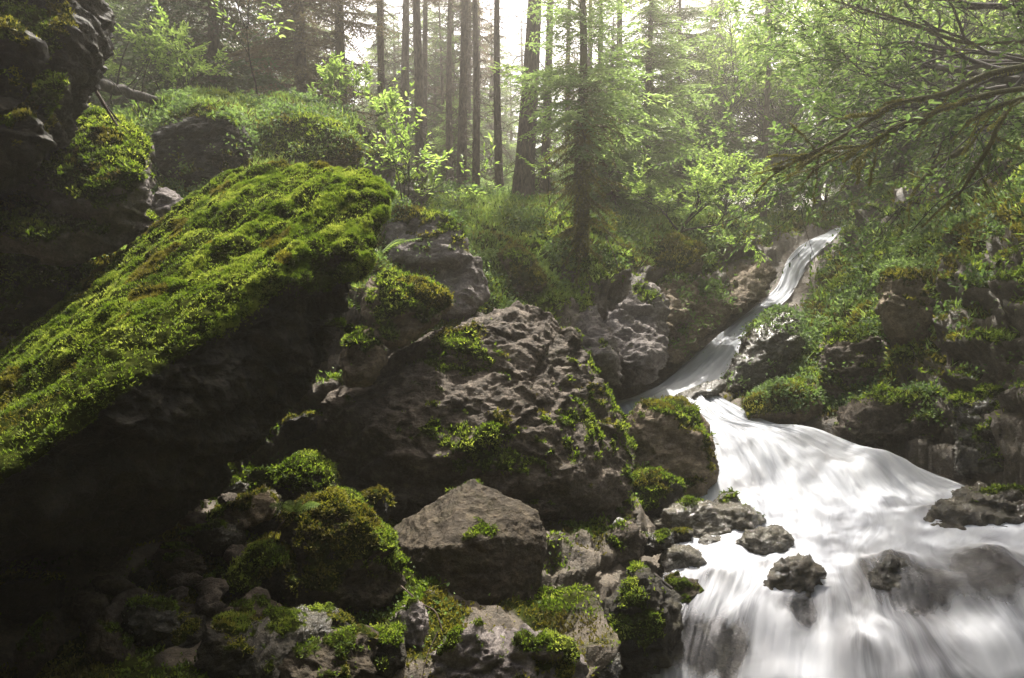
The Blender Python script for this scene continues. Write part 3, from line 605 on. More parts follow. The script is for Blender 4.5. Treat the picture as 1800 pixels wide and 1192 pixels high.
# dark central boulder
cb = [P(*q) for q in [(680,640,5.0),(745,600,5.3),(830,560,5.6),(905,524,5.9),(965,530,5.9),(1010,580,5.8),(1050,660,5.7),(1085,740,5.6),(1115,800,5.5),(1105,880,5.2),(1060,960,5.0),
     (960,1010,4.8),(760,1000,4.7),(620,900,4.7),(560,800,4.8),(545,700,4.9),
     (750,680,4.9),(880,700,5.0),(980,720,5.05),(1050,790,5.1),(900,640,5.4),(690,770,4.65),(850,850,4.55),(1000,870,4.75),
     (700,640,6.2),(900,560,7.0),(1080,740,6.8),(1050,950,6.2),(650,900,6.0)]]
rock('massive dark boulder with a rough sunlit crown in the middle of the photo', [cb], 'rock', moss=0.42, mdir=(0.55, 0, 0.8), seed=5, ochre=0.35, size=0.018, rough=0.8, fct=1.0, strata=((-0.35, 0.1, 0.93), 3.2, 0.05))
BL = [  # label, list of silhouettes, depth, kwargs
 ('tan block with dark mossy front wedged behind the slanting slab', [[(648,480),(700,478),(745,500),(800,520),(795,545),(740,590),(680,625),(640,600),(635,540)]], 5.2, dict(material='tan', moss=0.5, mdir=(0.2,-0.5,0.7), seed=11, ochre=0.4)),
 ('small rounded mossy stone in the gap under the tan block', [[(598,615),(615,592),(650,580),(675,600),(680,640),(655,680),(605,680)]], 4.9, dict(material='tan', moss=0.55, seed=12, ochre=0.4)),
 ('broad pale rock face topped with yellow moss beside the slab tip', [[(640,400),(700,385),(780,395),(830,440),(850,480),(860,520),(820,560),(720,570),(640,520)],[(660,410),(700,370),(760,372),(815,400),(835,450),(800,470),(680,460)]], 7.0, dict(material='pale', moss=0.34, seed=13, ochre=0.6, front=0.12, tilt=0.5)),
 ('shaggy mossy overhang with a jagged dark edge in the upper left corner', [[(-120,-80),(20,-70),(150,-60),(156,60),(140,95),(90,160),(40,170),(-100,150)],[(-120,60),(20,40),(80,60),(132,100),(135,130),(105,160),(100,250),(55,300),(0,365),(-100,420)],([(-80,80),(25,50),(66,90),(78,140),(62,185),(-80,230)],2.55),([(-80,230),(55,205),(92,235),(70,280),(20,340),(-80,360)],2.65)], 3.75, dict(material='blackrock', moss=0.72, mdir=(-0.2,-0.55,0.6), seed=14, ochre=0.35, back=0.8, rough=1.3)),
 ('arched mossy boulder below the overhang on the left edge', [[(60,260),(115,180),(165,185),(215,215),(255,260),(268,320),(266,372),(200,400),(120,380),(40,330)],[(60,290),(130,300),(200,365),(292,388),(285,402),(240,415),(150,450),(80,460),(-60,430),(-60,320)]], 4.4, dict(material='pale', tilt=0.9, moss=0.6, mdir=(0.1,-0.35,0.8), seed=15, ochre=0.2)),
 ('small bare pinkish rock tucked behind the arched mossy boulder', [[(262,350),(280,328),(310,338),(332,360),(312,392),(270,395)]], 5.2, dict(material='pale', moss=0.15, seed=16)),
 ('low dark boulder with sparse moss at the left edge', [[(-80,430),(20,425),(70,450),(110,490),(118,540),(95,600),(40,660),(-80,700)]], 4.4, dict(material='blackrock', moss=0.6, seed=17, ochre=0.2)),
 ('knobbly brown boulder directly left of the main cascade', [[(1100,735),(1135,716),(1190,712),(1225,735),(1245,775),(1256,830),(1240,880),(1180,890),(1130,850),(1100,790)]], 7.0, dict(grow=1.12, material='tan', moss=0.35, mdir=(0.3,-0.1,0.6), seed=18, ochre=0.5)),
 ('dark mossy stone below the side spout', [[(1092,860),(1115,836),(1160,832),(1195,850),(1210,885),(1180,918),(1120,922),(1090,895)]], 6.3, dict(material='blackrock', moss=0.5, mdir=(0,-0.3,0.8), seed=19, ochre=0.4)),
 ('long flat wet boulder with pale sheen and olive streaks', [[(1138,920),(1165,895),(1230,888),(1310,892),(1338,910),(1335,932),(1290,945),(1230,965),(1150,955)]], 5.9, dict(grow=1.12, material='wetpale', moss=0.05, seed=20, back=0.5)),
 ('brown wedge of wet rock leaning on the flat pale boulder', [[(1228,955),(1245,940),(1270,945),(1288,980),(1250,985),(1228,978)]], 5.5, dict(grow=1.12, material='wet', moss=0.0, seed=21)),
 ('glistening rounded stone right of the flat pale boulder', [[(1290,958),(1320,935),(1365,925),(1386,945),(1390,972),(1350,982),(1305,978)]], 5.4, dict(grow=1.12, material='wetpale', moss=0.0, seed=22)),
 ('angular wet rock standing alone amid the white water', [[(1338,1035),(1355,1005),(1378,985),(1420,980),(1440,1010),(1448,1045),(1430,1075),(1380,1085),(1350,1065)]], 4.75, dict(grow=1.12, material='wettan', moss=0.0, seed=23, rough=1.3)),
 ('cracked glossy rock at the left edge of the lower water', [[(1162,975),(1185,958),(1225,965),(1242,1000),(1235,1030),(1180,1035),(1160,1010)]], 5.1, dict(grow=1.12, material='wetpale', moss=0.0, seed=24)),
 ('smooth grey stone at the foot of the main cascade', [[(1252,880),(1270,866),(1295,868),(1306,885),(1290,900),(1256,900)]], 6.25, dict(material='wet', moss=0.1, seed=25, rough=0.5)),
 ('long glossy black boulder at the right edge of the pool', [[(1640,915),(1655,885),(1700,868),(1760,866),(1830,858),(1900,870),(1900,960),(1780,962),(1680,948),(1645,935)]], 5.7, dict(grow=1.12, material='wettan', moss=0.03, seed=26, rough=1.2)),
 ('half drowned dark rock with water fanning over it', [[(1530,990),(1550,972),(1585,975),(1610,1000),(1640,1050),(1640,1100),(1560,1080),(1530,1030)]], 4.75, dict(material='wet', moss=0.0, seed=27)),
 ('wide black ledge under the veil of water at the lower right', [[(1640,1075),(1700,1048),(1800,1032),(1880,1040),(1880,1120),(1760,1130),(1650,1110)]], 4.55, dict(material='wet', moss=0, seed=28)),
 ('dark block with a white stone on top beside the central boulder', [[(1020,950),(1060,928),(1110,918),(1138,930),(1132,975),(1095,1015),(1030,1020)]], 5.0, dict(material='rock', moss=0.25, mdir=(0.2,-0.2,0.8), seed=29)),
 ('dark mossy rock at the waterfall lip in the lower middle', [[(1060,1060),(1090,1010),(1125,992),(1160,1020),(1195,1060),(1200,1120),(1180,1180),(1060,1180)]], 4.3, dict(material='blackrock', moss=0.36, mdir=(-0.2,-0.3,0.8), seed=30)),
 ('buried dark rock between the pyramid boulder and the lip', [[(900,1080),(940,1045),(1000,1030),(1050,1050),(1060,1085),(1040,1130),(930,1140)]], 4.0, dict(material='blackrock', moss=0.3, seed=31)),
 ('craggy grey double humped rock at the bottom centre', [[(745,1150),(790,1112),(840,1105),(880,1120),(900,1160),(880,1240),(740,1240)],[(860,1150),(900,1120),(950,1118),(1000,1140),(1025,1165),(1020,1240),(860,1240)]], 3.05, dict(material='pale', moss=0.3, seed=32, rough=1.5, mdir=(0.2,-0.2,0.6))),
 ('dome boulder wearing a yellow green moss cap, lower left centre', [[(500,925),(520,890),(560,868),(610,875),(655,900),(690,940),(708,1010),(700,1070),(620,1090),(520,1070),(490,1000)]], 3.6, dict(material='browndark', moss=0.66, seed=33, ochre=0.5, mdir=(0.15,-0.25,0.9))),
 ('tilted flat slab with a pointed upper corner left of the dome boulder', [[(282,955),(340,930),(420,885),(472,862),(490,880),(485,905),(440,925),(360,965),(290,970)]], 3.9, dict(material='tan', moss=0.45, mdir=(-0.2,-0.2,0.9), seed=34, ochre=0.5, back=0.5)),
 ('crumbly mossy mound between the tilted slab and the dome boulder', [[(350,1030),(400,985),(450,958),(500,950),(515,1000),(505,1040),(470,1060),(400,1050)]], 3.5, dict(material='blackrock', moss=0.62, seed=35, ochre=0.45, mdir=(0,-0.2,0.9))),
 ('soft mossy hummock rock in the shade beneath the slab', [[(480,850),(500,815),(545,805),(580,825),(602,860),(590,885),(500,890)]], 4.4, dict(material='blackrock', moss=0.6, seed=36)),
 ('grey oval cobble at the far left of the shaded gully', [[(130,1050),(150,1038),(185,1045),(200,1080),(190,1120),(150,1125),(133,1090)]], 3.0, dict(material='rock', moss=0, seed=37)),
 ('flattish dim stone right of the grey oval cobble', [[(200,1085),(220,1065),(250,1066),(268,1085),(262,1115),(210,1120)]], 3.05, dict(material='blackrock', moss=0.1, seed=38)),
 ('reddish brown cobble in the shaded gully', [[(287,1095),(300,1078),(330,1078),(345,1095),(340,1118),(295,1118)]], 2.95, dict(material='tan', moss=0.1, seed=39)),
 ('small grey stone touching the reddish brown cobble', [[(248,1110),(262,1088),(282,1092),(288,1110),(270,1135),(250,1130)]], 2.9, dict(material='rock', moss=0, seed=40)),
 ('squat stone above the gully cobbles', [[(200,1010),(225,995),(262,992),(270,1015),(260,1045),(210,1050)]], 3.3, dict(material='blackrock', moss=0.15, seed=41)),
 ('smooth oval cobble below the crumbly mossy mound', [[(412,1065),(425,1050),(450,1048),(466,1062),(460,1082),(425,1086)]], 3.25, dict(material='rock', moss=0.15, seed=42)),
 ('dark ledge rock with dry moss along its top, lower left', [[(370,1120),(390,1085),(420,1082),(470,1105),(550,1130),(556,1150),(530,1185),(390,1190)]], 2.85, dict(material='blackrock', moss=0.55, seed=43, ochre=0.6)),
 ('round pebble sitting on the dark ledge rock', [[(489,1100),(497,1092),(508,1095),(512,1106),(505,1114),(492,1113)]], 2.95, dict(material='tan', moss=0, seed=44, name='pebble', cat='pebble')),
 ('white flat pebble on the dark ledge rock', [[(508,1117),(516,1113),(527,1118),(524,1124),(512,1123)]], 2.85, dict(material='white', moss=0, seed=45, name='pebble', cat='pebble')),
 ('shaggy green stone at the bottom edge left of the grey rock', [[(622,1130),(650,1108),(700,1105),(716,1130),(712,1170),(690,1195),(630,1195)]], 2.9, dict(material='blackrock', moss=0.6, seed=46, ochre=0.3)),
 ('pale knobbly stone at the foot of the dome boulder', [[(688,1090),(700,1065),(730,1055),(755,1075),(755,1110),(740,1145),(700,1140)]], 3.1, dict(material='pale', moss=0.35, seed=47)),
 ('tiny moss tufted stone behind the dome boulder', [[(640,880),(655,862),(675,865),(688,890),(682,920),(650,918)]], 4.0, dict(material='blackrock', moss=0.65, seed=48, ochre=0.6)),
 ('thin dark wedge rock splitting the flow below the upper chute', [[(1160,712),(1190,695),(1240,672),(1280,665),(1270,690),(1225,705),(1195,718)]], 9.0, dict(material='wet', moss=0.1, seed=49)),
 ('low amber rock streaked by thin water near the lone wet rock', [[(1222,1030),(1245,1012),(1290,1012),(1308,1030),(1290,1048),(1235,1050)]], 4.9, dict(material='wettan', moss=0, seed=50)),
 ('little dark stone behind the lone wet rock', [[(1318,1012),(1335,1002),(1355,1006),(1358,1018),(1325,1022)]], 5.05, dict(material='wet', moss=0, seed=51)),
 ('barely exposed stone below the amber rock', [[(1240,1078),(1260,1062),(1288,1065),(1290,1080),(1250,1090)]], 4.65, dict(material='wet', moss=0, seed=52)),
 ('mossy shelf outcrop at the corner where the cascade begins', [[(1300,715),(1340,690),(1400,665),(1440,670),(1450,700),(1440,735),(1360,748),(1305,740)]], 8.4, dict(material='tan', moss=0.6, mdir=(-0.2,-0.4,0.8), seed=53, ochre=0.4)),
 ('dark wet buttress between the chute and the leafy right bank', [[(1262,690),(1290,630),(1330,575),(1365,545),(1400,560),(1415,600),(1390,660),(1330,720),(1275,720)]], 9.9, dict(material='wet', moss=0.36, seed=54, rough=1.4)),
 ('steep creased rock wall at the left foot of the chute', [[(1060,560),(1100,510),(1150,490),(1170,530),(1165,620),(1140,680),(1085,690),(1060,640)]], 9.4, dict(back=0.25, material='pale', moss=0.12, seed=71, rough=1.5, tilt=1.1, strata=((0.6,0.1,0.8),4,0.08))),
 ('warm brown rock wall halfway up the left side of the chute', [[(1110,500),(1170,475),(1225,485),(1235,530),(1195,565),(1160,600),(1125,590)],([(1165,610),(1185,550),(1222,500),(1262,482),(1292,520),(1264,570),(1215,612),(1170,650)],10.7)], 10.6, dict(back=0.25, material='tan', moss=0.12, seed=72, rough=1.5, tilt=1.1, strata=((0.6,0.1,0.8),4,0.08))),
 ('ochre tinted rock wall beside the top of the chute', [[(1240,495),(1300,465),(1340,450),(1345,470),(1318,500),(1290,530),(1250,530)],([(1262,505),(1318,470),(1362,452),(1374,478),(1350,508),(1305,548),(1268,565)],12.1)], 12.9, dict(back=0.25, material='tan', moss=0.1, seed=73, rough=1.5, tilt=1.1, strata=((0.6,0.1,0.8),4,0.08))),
 ('narrow cracked rock slab showing behind the right shoulder of the massive dark boulder', [[(985,545),(1040,530),(1080,590),(1095,680),(1050,660),(1010,600)]], 8.5, dict(material='pale', moss=0.15, seed=74, rough=1.4, tilt=0.9)),
 ('dark hump of rock with trailing moss on the hillside behind the slanting slab', [[(262,240),(300,195),(370,182),(430,215),(440,280),(400,320),(320,348),(275,322)]], 7.0, dict(material='blackrock', moss=0.5, mdir=(0.2,-0.2,0.8), seed=75, rough=1.3, ochre=0.5)),
 ('ochre mossy knoll on the hillside just above the slab tip', [[(420,270),(440,215),(500,195),(570,205),(630,245),(650,290),(560,300),(450,300)]], 7.7, dict(material='tan', moss=0.85, mdir=(0,-0.3,0.8), seed=76, ochre=0.25)),
 ('upright ochre mossy knob on the centre bank', [[(872,450),(900,428),(930,448),(962,500),(935,535),(890,515)]], 8.7, dict(material='tan', moss=0.85, mdir=(0,-0.3,0.8), seed=77, ochre=0.85)),
 ('rounded yellow moss mound right of the mossy snag', [[(1100,475),(1130,430),(1190,412),(1240,440),(1232,482),(1150,492)]], 11.3, dict(material='tan', moss=0.95, mdir=(0,-0.3,0.8), seed=78, ochre=0.75)),
 ('tall mossy headed outcrop jutting from the right bank', [[(1538,510),(1548,475),(1590,468),(1625,500),(1640,560),(1630,600),(1585,620),(1560,590)]], 8.6, dict(material='tan', moss=0.5, seed=55, ochre=0.8, rough=1.3)),
 ('layered rock ledges in the middle of the right bank', [[(1435,620),(1470,590),(1540,580),(1580,620),(1560,660),(1480,660),(1440,650)],[(1440,670),(1520,640),(1600,640),(1640,690),(1600,730),(1470,720)]], 8.6, dict(material='rock', moss=0.42, seed=56, rough=1.4, strata=((-0.2,-0.3,0.93),6,0.07))),
 ('undercut dark layered rock at the waterline of the right bank', [[(1460,750),(1480,720),(1560,690),(1640,680),(1700,720),(1690,790),(1620,800),(1500,780)]], 7.6, dict(material='rock', moss=0.36, seed=57, rough=1.4, strata=((-0.2,-0.3,0.93),6,0.07))),
 ('wet dark bank rock above the long glossy black boulder', [[(1660,700),(1740,680),(1850,680),(1900,760),(1880,850),(1760,855),(1680,830)]], 6.7, dict(material='wet', moss=0.5, seed=58, rough=1.4)),
]
M['wetpale'] = rock_mat('wet_pale_rock', (0.03, 0.026, 0.018), (0.11, 0.097, 0.07), (0.3, 0.275, 0.22), rough=0.16, wet=1.0, lichen=0.5)
M['wettan'] = rock_mat('wet_tan_rock', (0.02, 0.016, 0.009), (0.055, 0.044, 0.025), (0.16, 0.13, 0.078), rough=0.18, wet=1.0, lichen=0.45)
M['white'] = rock_mat('white_stone', (0.3, 0.3, 0.28), (0.45, 0.44, 0.42), (0.6, 0.6, 0.58), lichen=0.0)
for label, sil, d, kw in BL:
    kw = dict(kw); gw = kw.pop('grow', 1.0)
    if gw != 1.0: sil = [[tuple(np.mean(q, axis=0) + (np.array(v) - np.mean(q, axis=0)) * gw) for v in q] for q in sil]
    fr = kw.pop('front', 0.35); bk = kw.pop('back', 0.6); ti = kw.pop('tilt', 0.35)
    rock(label, [blob(s, d, fr, bk, ti) if isinstance(s, list) else (blob(s[0], s[1], 0.15, 0.7, 0.6) if s[1] < 5 else blob(s[0], s[1], 0.12, 0.12, 1.2)) for s in sil], **kw)
# pyramid boulder with clear facets
py_ = [P(*q) for q in [(832,838,4.1),(824,846,4.05),(776,884,4.12),(690,932,4.2),(684,960,4.0),(700,1040,3.8),(760,1100,3.7),(775,960,3.55),(770,1090,3.5),(850,948,3.6),(900,888,4.05),(944,900,4.1),(956,945,4.0),(950,1030,3.9),(900,1110,3.7),(840,1120,3.55),
      (830,900,4.9),(940,950,4.9),(700,980,4.9),(900,1100,4.6)]]
rock('pyramid shaped tan boulder with sharp facets, lower centre', [py_], 'browndark', moss=0.12, seed=60, rough=0.6, smooth=0, size=0.013, chisel=0, fct=0.35)
# white stone on the dark block
rock('bright white stone perched on the dark block by the flat pale boulder', [blob([(1066,932),(1078,916),(1092,905),(1100,915),(1096,930),(1076,940)], 5.0)], 'white', moss=0, seed=61, name='stone', cat='stone')
for sil, d, lb in (([(116,520),(128,513),(148,515),(150,524),(130,528)], 3.95, 'flat white stone lying by the edge of the mossy slab'), ([(116,532),(130,526),(143,530),(138,540),(118,541)], 3.9, 'second flat stone just below the flat white stone')):
    rock(lb, [blob(sil, d)], 'white', moss=0, seed=62 + int(d * 10) % 7, name='stone', cat='stone', rough=0.3)
# loose pebbles of the shaded gully, all alike
rngp = np.random.RandomState(3); src = None
peb = []
for k in range(36):
    px = rngp.uniform(120, 480); py = rngp.uniform(900, 1160)
    d = 4.2 - (py - 900) / 260 * 1.3
    p = P(px, py, d); gz = ground_z(p[0], p[1]); 
    if src is None:
        s_ = blob([(300,1000),(310,985),(335,980),(352,992),(350,1010),(325,1020)], 3.4)
        src = rock('dim grey pebble lying loose among others in the shaded gully under the slab', [s_], 'rock', moss=0, seed=70, name='pebble', cat='pebble', group='loose pebbles in the shaded gully'); o = src
    else:
        o = src.copy(); COL.objects.link(o)
    o.location = (p[0], p[1], gz + 0.02); s2 = rngp.uniform(0.4, 1.15); o.scale = (s2, s2 * rngp.uniform(0.8, 1.2), s2 * rngp.uniform(0.7, 1.1)); o.rotation_euler = (rngp.uniform(0, 0.5), rngp.uniform(0, 0.5), rngp.uniform(0, 6.28))

# angular rubble between the big boulders
def rubble():
    rg = np.random.RandomState(9); protos = []
    lab = 'dark angular rubble rock jammed between the bigger boulders'; grp = 'angular rubble between the boulders'
    for k, mt in enumerate(('blackrock', 'browndark', 'wet')):
        sil = [(600 + 60 * math.cos(a) * rg.uniform(0.7, 1.1), 1000 + 45 * math.sin(a) * rg.uniform(0.7, 1.1)) for a in np.linspace(0, 5.6, 8)]
        protos.append(rock(lab, [blob(sil, 3.2, 0.45, 0.5)], mt, moss=0.3, seed=80 + k, rough=1.3, group=grp, ochre=0.4))
    spots = [(60,1120,2.9),(95,1165,2.7),(240,1150,2.8),(330,1150,2.8),(310,1040,3.4),(390,1010,3.6),(250,960,3.7),(330,900,4.1),(400,860,4.4),(470,900,4.2),(440,1110,3.0),
             (520,1120,2.95),(590,1120,3.0),(560,1180,2.7),(470,1180,2.7),(650,1000,3.9),(960,1000,4.8),
             (1050,1190,3.6),(1110,1190,3.7),(1090,960,5.2),(1150,960,5.2),(1190,940,5.6),(1215,1045,4.7),(1140,1130,4.2),(380,1170,2.6),(170,1180,2.6),(610,880,4.6),(540,770,5.2),(600,730,5.4),(1120,700,8.4)]
    for k, (px, py, d) in enumerate(spots):
        p = P(px, py, d); o = protos[k % 3]
        if k >= 3: o = copy_tree(o)
        s_ = rg.uniform(0.55, 1.15); o.location = (p[0], p[1], ground_z(p[0], p[1]) - 0.05 * s_); o.scale = (s_, s_ * rg.uniform(0.8, 1.2), s_ * rg.uniform(0.7, 1.1)); o.rotation_euler = (rg.uniform(-.4, .4), rg.uniform(-.4, .4), rg.uniform(0, 6.28))
        zn = 'in the gully below the slanting slab' if px < 360 else 'around the mossy dome boulder' if px < 700 else 'along the left edge of the white water'
        cl_ = ('dark mossy', 'brown', 'wet black')[k % 3]; o['label'] = cl_ + ' angular rubble rock ' + zn; o['group'] = cl_ + ' rubble ' + zn
def copy_tree(o):
    c = o.copy(); COL.objects.link(c)
    for ch in o.children:
        k = ch.copy(); COL.objects.link(k); k.parent = c
    return c
rubble()

# ------------------------------------------------------------------ ground cover (stuff)
def cover():
    rng = np.random.RandomState(21)
    infront = (TV @ FW) > 1.5; px = CX + (TV @ RT) / np.maximum(TV @ FW, 0.1) * F; py = CY - (TV @ UP) / np.maximum(TV @ FW, 0.1) * F
    vis = infront & (px > -250) & (px < 2050) & (py > -200) & (py < 1400) & (TD < 26) & (TN[:, 2] > -0.2)
    sd = 1.0 / np.maximum(TD, 1.5) ** 2            # even density on screen
    def scat(w_, cnt): return sample(TV, TQ, w_ * sd * vis, cnt, rng)
    cl = sstep(-0.1, 0.35, fbm(TV * 1.1 + 60, 4)); cl2 = np.clip(fbm(TV * 3.0 + 12, 3) + 0.4, 0, 1)
    # moss
    p, N, idx = scat(TM * (0.3 + cl2), 170000)
    dd = np.linalg.norm(p, axis=1); oc = fbm(p * 0.9 + 31, 3) > 0.12
    tn = np.clip(0.45 + 0.5 * fbm(p * 2.5, 3) + 0.3 * perlin(p * 18), 0, 1)
    for nm, mk, mt in (('moss', ~oc, 'moss'), ('dry_moss', oc, 'ochre')):
        V, T, t_ = blades(p[mk], N[mk], dd[mk] * 0.0052, dd[mk] * 0.0026, rng, 3, tint=tn[mk])
        tag(link(nm, new_mesh(nm, V, [T], [M[mt]], {'tint': t_}, smooth=False)), {'moss': 'green moss carpeting the ravine banks and forest floor', 'dry_moss': 'ochre moss in patches over the ravine banks'}[nm], 'moss', kind='stuff')
    # leafy herbs, mainly the right bank and the centre bank
    right = sstep(0.5, 3.0, TV[:, 0] - 1.5) ; mid = (TD > 6.5)
    dry = sstep(0.35, 0.8, TW)
    wgt = TM * dry * cl * (0.35 + 1.0 * right + 0.5 * mid) * cl2 * (1 - 0.75 * (TD < 5.5) * (TV[:, 0] < 0.5))
    p, N, idx = scat(wgt, 95000); nn = len(p); dd = np.linalg.norm(p, axis=1)
    out = rng.normal(size=(nn, 3)) * 0.8 + N * 0.5; up = N * 0.5 + np.array([0, -0.25, 0.8]) + rng.normal(size=(nn, 3)) * 0.45
    h = rng.random_sample(nn)[:, None] * 0.016 * dd[:, None]
    tn = np.clip(0.45 + 0.45 * fbm(p * 1.3 + 8, 3) + rng.normal(size=nn) * 0.15, 0, 1)
    sz = np.minimum(dd, 12) * rng.uniform(0.0033, 0.0072, nn)
    V, T, t_ = leaves(p + N * h, out, up, sz, sz * 0.6, rng, tn)
    t_ = list([t_]); V = [V]; T = [T]; off = len(V[0])
    for lb, (rv, rq, rn, rm) in ROCKS.items():
        if not any(q in lb for q in ('right bank', 'leafy', 'hillside', 'pale rock face', 'cascade begins', 'left side of the chute')): continue
        sm = sample(rv, rq,  np.clip(sstep(-0.1, 0.4, fbm(rv * 2.0 + 4, 3)) * (rm + 0.25) * sstep(0.0, 0.4, rn[:, 2]), 0, 1), 1700, rng)
        p, N = sm[0], sm[1]; nn = len(p); dd = np.linalg.norm(p, axis=1); out = rng.normal(size=(nn, 3)) * 0.8 + N * 0.5; up = N * 0.5 + np.array([0, -0.25, 0.8]) + rng.normal(size=(nn, 3)) * 0.45
        sz = dd * rng.uniform(0.003, 0.0062, nn); a_, b_, c_ = leaves(p + N * rng.random_sample(nn)[:, None] * 0.012 * dd[:, None], out, up, sz, sz * 0.6, rng, np.clip(0.5 + 0.4 * fbm(p * 1.3 + 8, 3), 0, 1))
        V.append(a_); T.append(b_ + off); t_.append(c_); off += len(a_)
    V = np.concatenate(V); T = np.concatenate(T); t_ = np.concatenate(t_)
    tag(link('ground_plants', new_mesh('ground_plants', V, [T], [M['plant']], {'tint': t_}, smooth=False)), 'small leafy herbs spreading over the mossy banks', 'plants', kind='stuff')
    # grass and ferns, bright, centre bank
    gm = np.clip(fbm(TV * 0.7 + 91, 3) * 1.5 + 0.4, 0, 1) * (TD > 6) * (TV[:, 0] < 4.5) + 0.25 * right * cl + 0.2 * (TD > 5.5)
    p, N, idx = scat(TM * dry * gm, 42000); nn = len(p); dd = np.linalg.norm(p, axis=1)
    tn = np.clip(0.5 + 0.5 * fbm(p * 1.1 + 3, 3), 0, 1)
    V, T, t_ = blades(p, N, np.minimum(dd, 13) * 0.013, dd * 0.0016, rng, 3, upw=0.6, spread=0.6, tint=tn)
    tag(link('grass', new_mesh('grass', V, [T], [M['grass']], {'tint': t_}, smooth=False)), 'fine bright grass on the banks below the forest', 'grass', kind='stuff')
cover()

# ------------------------------------------------------------------ trees
def frond(rng, kind='spruce'):
    """spray of unit length along +x lying in xy, drooping in -z: returns V,T,tint01"""
    Vs = []; Ts = []; n = 0
    for i in range(15):
        x = 0.06 + i / 15 * 0.94
        for s in (-1, 1):
            L = (0.42 * (1 - x) + 0.09) * rng.uniform(0.7, 1.2); a = rng.uniform(0.6, 1.0); dz = -rng.uniform(0.1, 0.7)
            b = np.array([x + rng.uniform(-.02, .02), 0, -0.16 * x * x]); d = np.array([math.cos(a), s * math.sin(a), dz]); d /= np.linalg.norm(d)
            m = max(3, int(L / 0.05))
            for k in range(m):
                q = b + d * L * (k / m); q[2] -= 0.08 * (k / m) ** 2
                for ss in (-1, 1):
                    dd = d + 0.9 * ss * np.cross(d, [0, 0, 1]) + rng.normal(size=3) * 0.35; dd /= np.linalg.norm(dd)
                    w_ = np.cross(dd, rng.normal(size=3)); w_ /= np.linalg.norm(w_)
                    ln = rng.uniform(0.045, 0.085)
                    Vs += [q - w_ * 0.011, q + w_ * 0.011, q + dd * ln]; Ts.append([n, n + 1, n + 2]); n += 3
    return np.array(Vs), np.array(Ts)
FR = [frond(np.random.RandomState(s)) for s in (1, 2, 3)]
def spruce_meshes(seed, H, r0, base_frac, spread, needle, density=1.0, lean=0.0, deadlow=True, bark='bark', shape=1.0):
    rng = np.random.RandomState(seed)
    tr = Acc(); cr = Acc()
    zz = np.linspace(-0.6, H, 16); cur = np.stack([lean * (zz / H) + 0.05 * np.sin(zz * 0.6 + seed), 0.05 * np.cos(zz * 0.5 + seed), zz], 1)
    rr = r0 * (1 - np.clip(zz, 0, H) / H) ** 0.8 + 0.008; rr[0] *= 1.7; rr[1] *= 1.15
    tube(tr, cur, rr, 12)
    def at(h): return np.array([np.interp(h, zz, cur[:, k]) for k in range(3)])
    h = 0.4
    while h < base_frac * H:                                   # dead lower limbs
        if deadlow:
            a = rng.uniform(0, 6.283); L = rng.uniform(0.3, 1.1) * spread * 0.6; p0 = at(h); d = np.array([math.cos(a), math.sin(a), rng.uniform(-0.5, 0.05)])
            pts = [p0 + d * L * t + np.array([0, 0, -0.12 * L * t * t]) + rng.normal(size=3) * 0.02 for t in np.linspace(0, 1, 5)]
            tube(tr, pts, np.linspace(0.014, 0.004, 5), 3)
            for t in (0.3, 0.45, 0.6, 0.8):
                q = p0 + d * L * t; e = d * 0.4 + rng.normal(size=3) * 0.5; e[2] -= 0.3; tube(tr, [q, q + e * L * 0.2, q + e * L * 0.38 + np.array([0, 0, -0.05])], [0.006, 0.005, 0.003], 3)
        h += rng.uniform(0.04, 0.13)
    h = base_frac * H
    while h < H * 0.985:
        f = (h - base_frac * H) / (H * (1 - base_frac)); L = spread * ((1 - f) ** 0.75 * min(1, 0.45 + f * 3) + 0.08) * rng.uniform(0.6, 1.15) * shape
        a = rng.uniform(0, 6.283); el = rng.uniform(-0.45, 0.15) + 0.4 * f
        V, T = FR[rng.randint(3)]; V = V * L * np.array([1, rng.uniform(0.8, 1.2), 1]); V = V.copy()
        if rng.rand() < 0.5: V[:, 1] *= -1
        ce, se = math.cos(el), math.sin(el); x = V[:, 0] * ce - V[:, 2] * se; z = V[:, 0] * se + V[:, 2] * ce; ro = rng.uniform(-0.5, 0.5); y = V[:, 1] * math.cos(ro) - z * math.sin(ro) * 0.3
        ca, sa = math.cos(a), math.sin(a); W = np.stack([x * ca - y * sa, x * sa + y * ca, z], 1) + at(h)
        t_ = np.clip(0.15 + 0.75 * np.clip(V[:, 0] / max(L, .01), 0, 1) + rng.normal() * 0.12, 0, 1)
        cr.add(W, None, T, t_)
        p0 = at(h); d = np.array([ca * ce, sa * ce, se]); tube(tr, [p0, p0 + d * L * 0.5 + [0, 0, -0.03 * L], p0 + d * L * 0.95 + [0, 0, -0.15 * L]], [0.012 + 0.006 * L, 0.01, 0.004], 3)
        h += rng.uniform(0.02, 0.085) / density * (H / 10)
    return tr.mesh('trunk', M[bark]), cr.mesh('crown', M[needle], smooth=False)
def copy_tree(o):
    c = o.copy(); COL.objects.link(c)
    for ch in o.children:
        k = ch.copy(); COL.objects.link(k); k.parent = c
    return c
def place_tree(meshes, px, d, label, group=None, py=None, rz=None, s=1.0, name='spruce_tree', cat='spruce tree'):
    p = P(px, 330 if py is None else py, d); z = ground_z(p[0], p[1]) if py is None else p[2]
    o = empty(name, (p[0], p[1], z), label, cat, group); o.rotation_euler = (0, 0, rz if rz is not None else random.Random(int(px * 7 + d * 31)).uniform(0, 6.28)); o.scale = (s, s, s)
    link('trunk', meshes[0], o); link('crown', meshes[1], o); return o
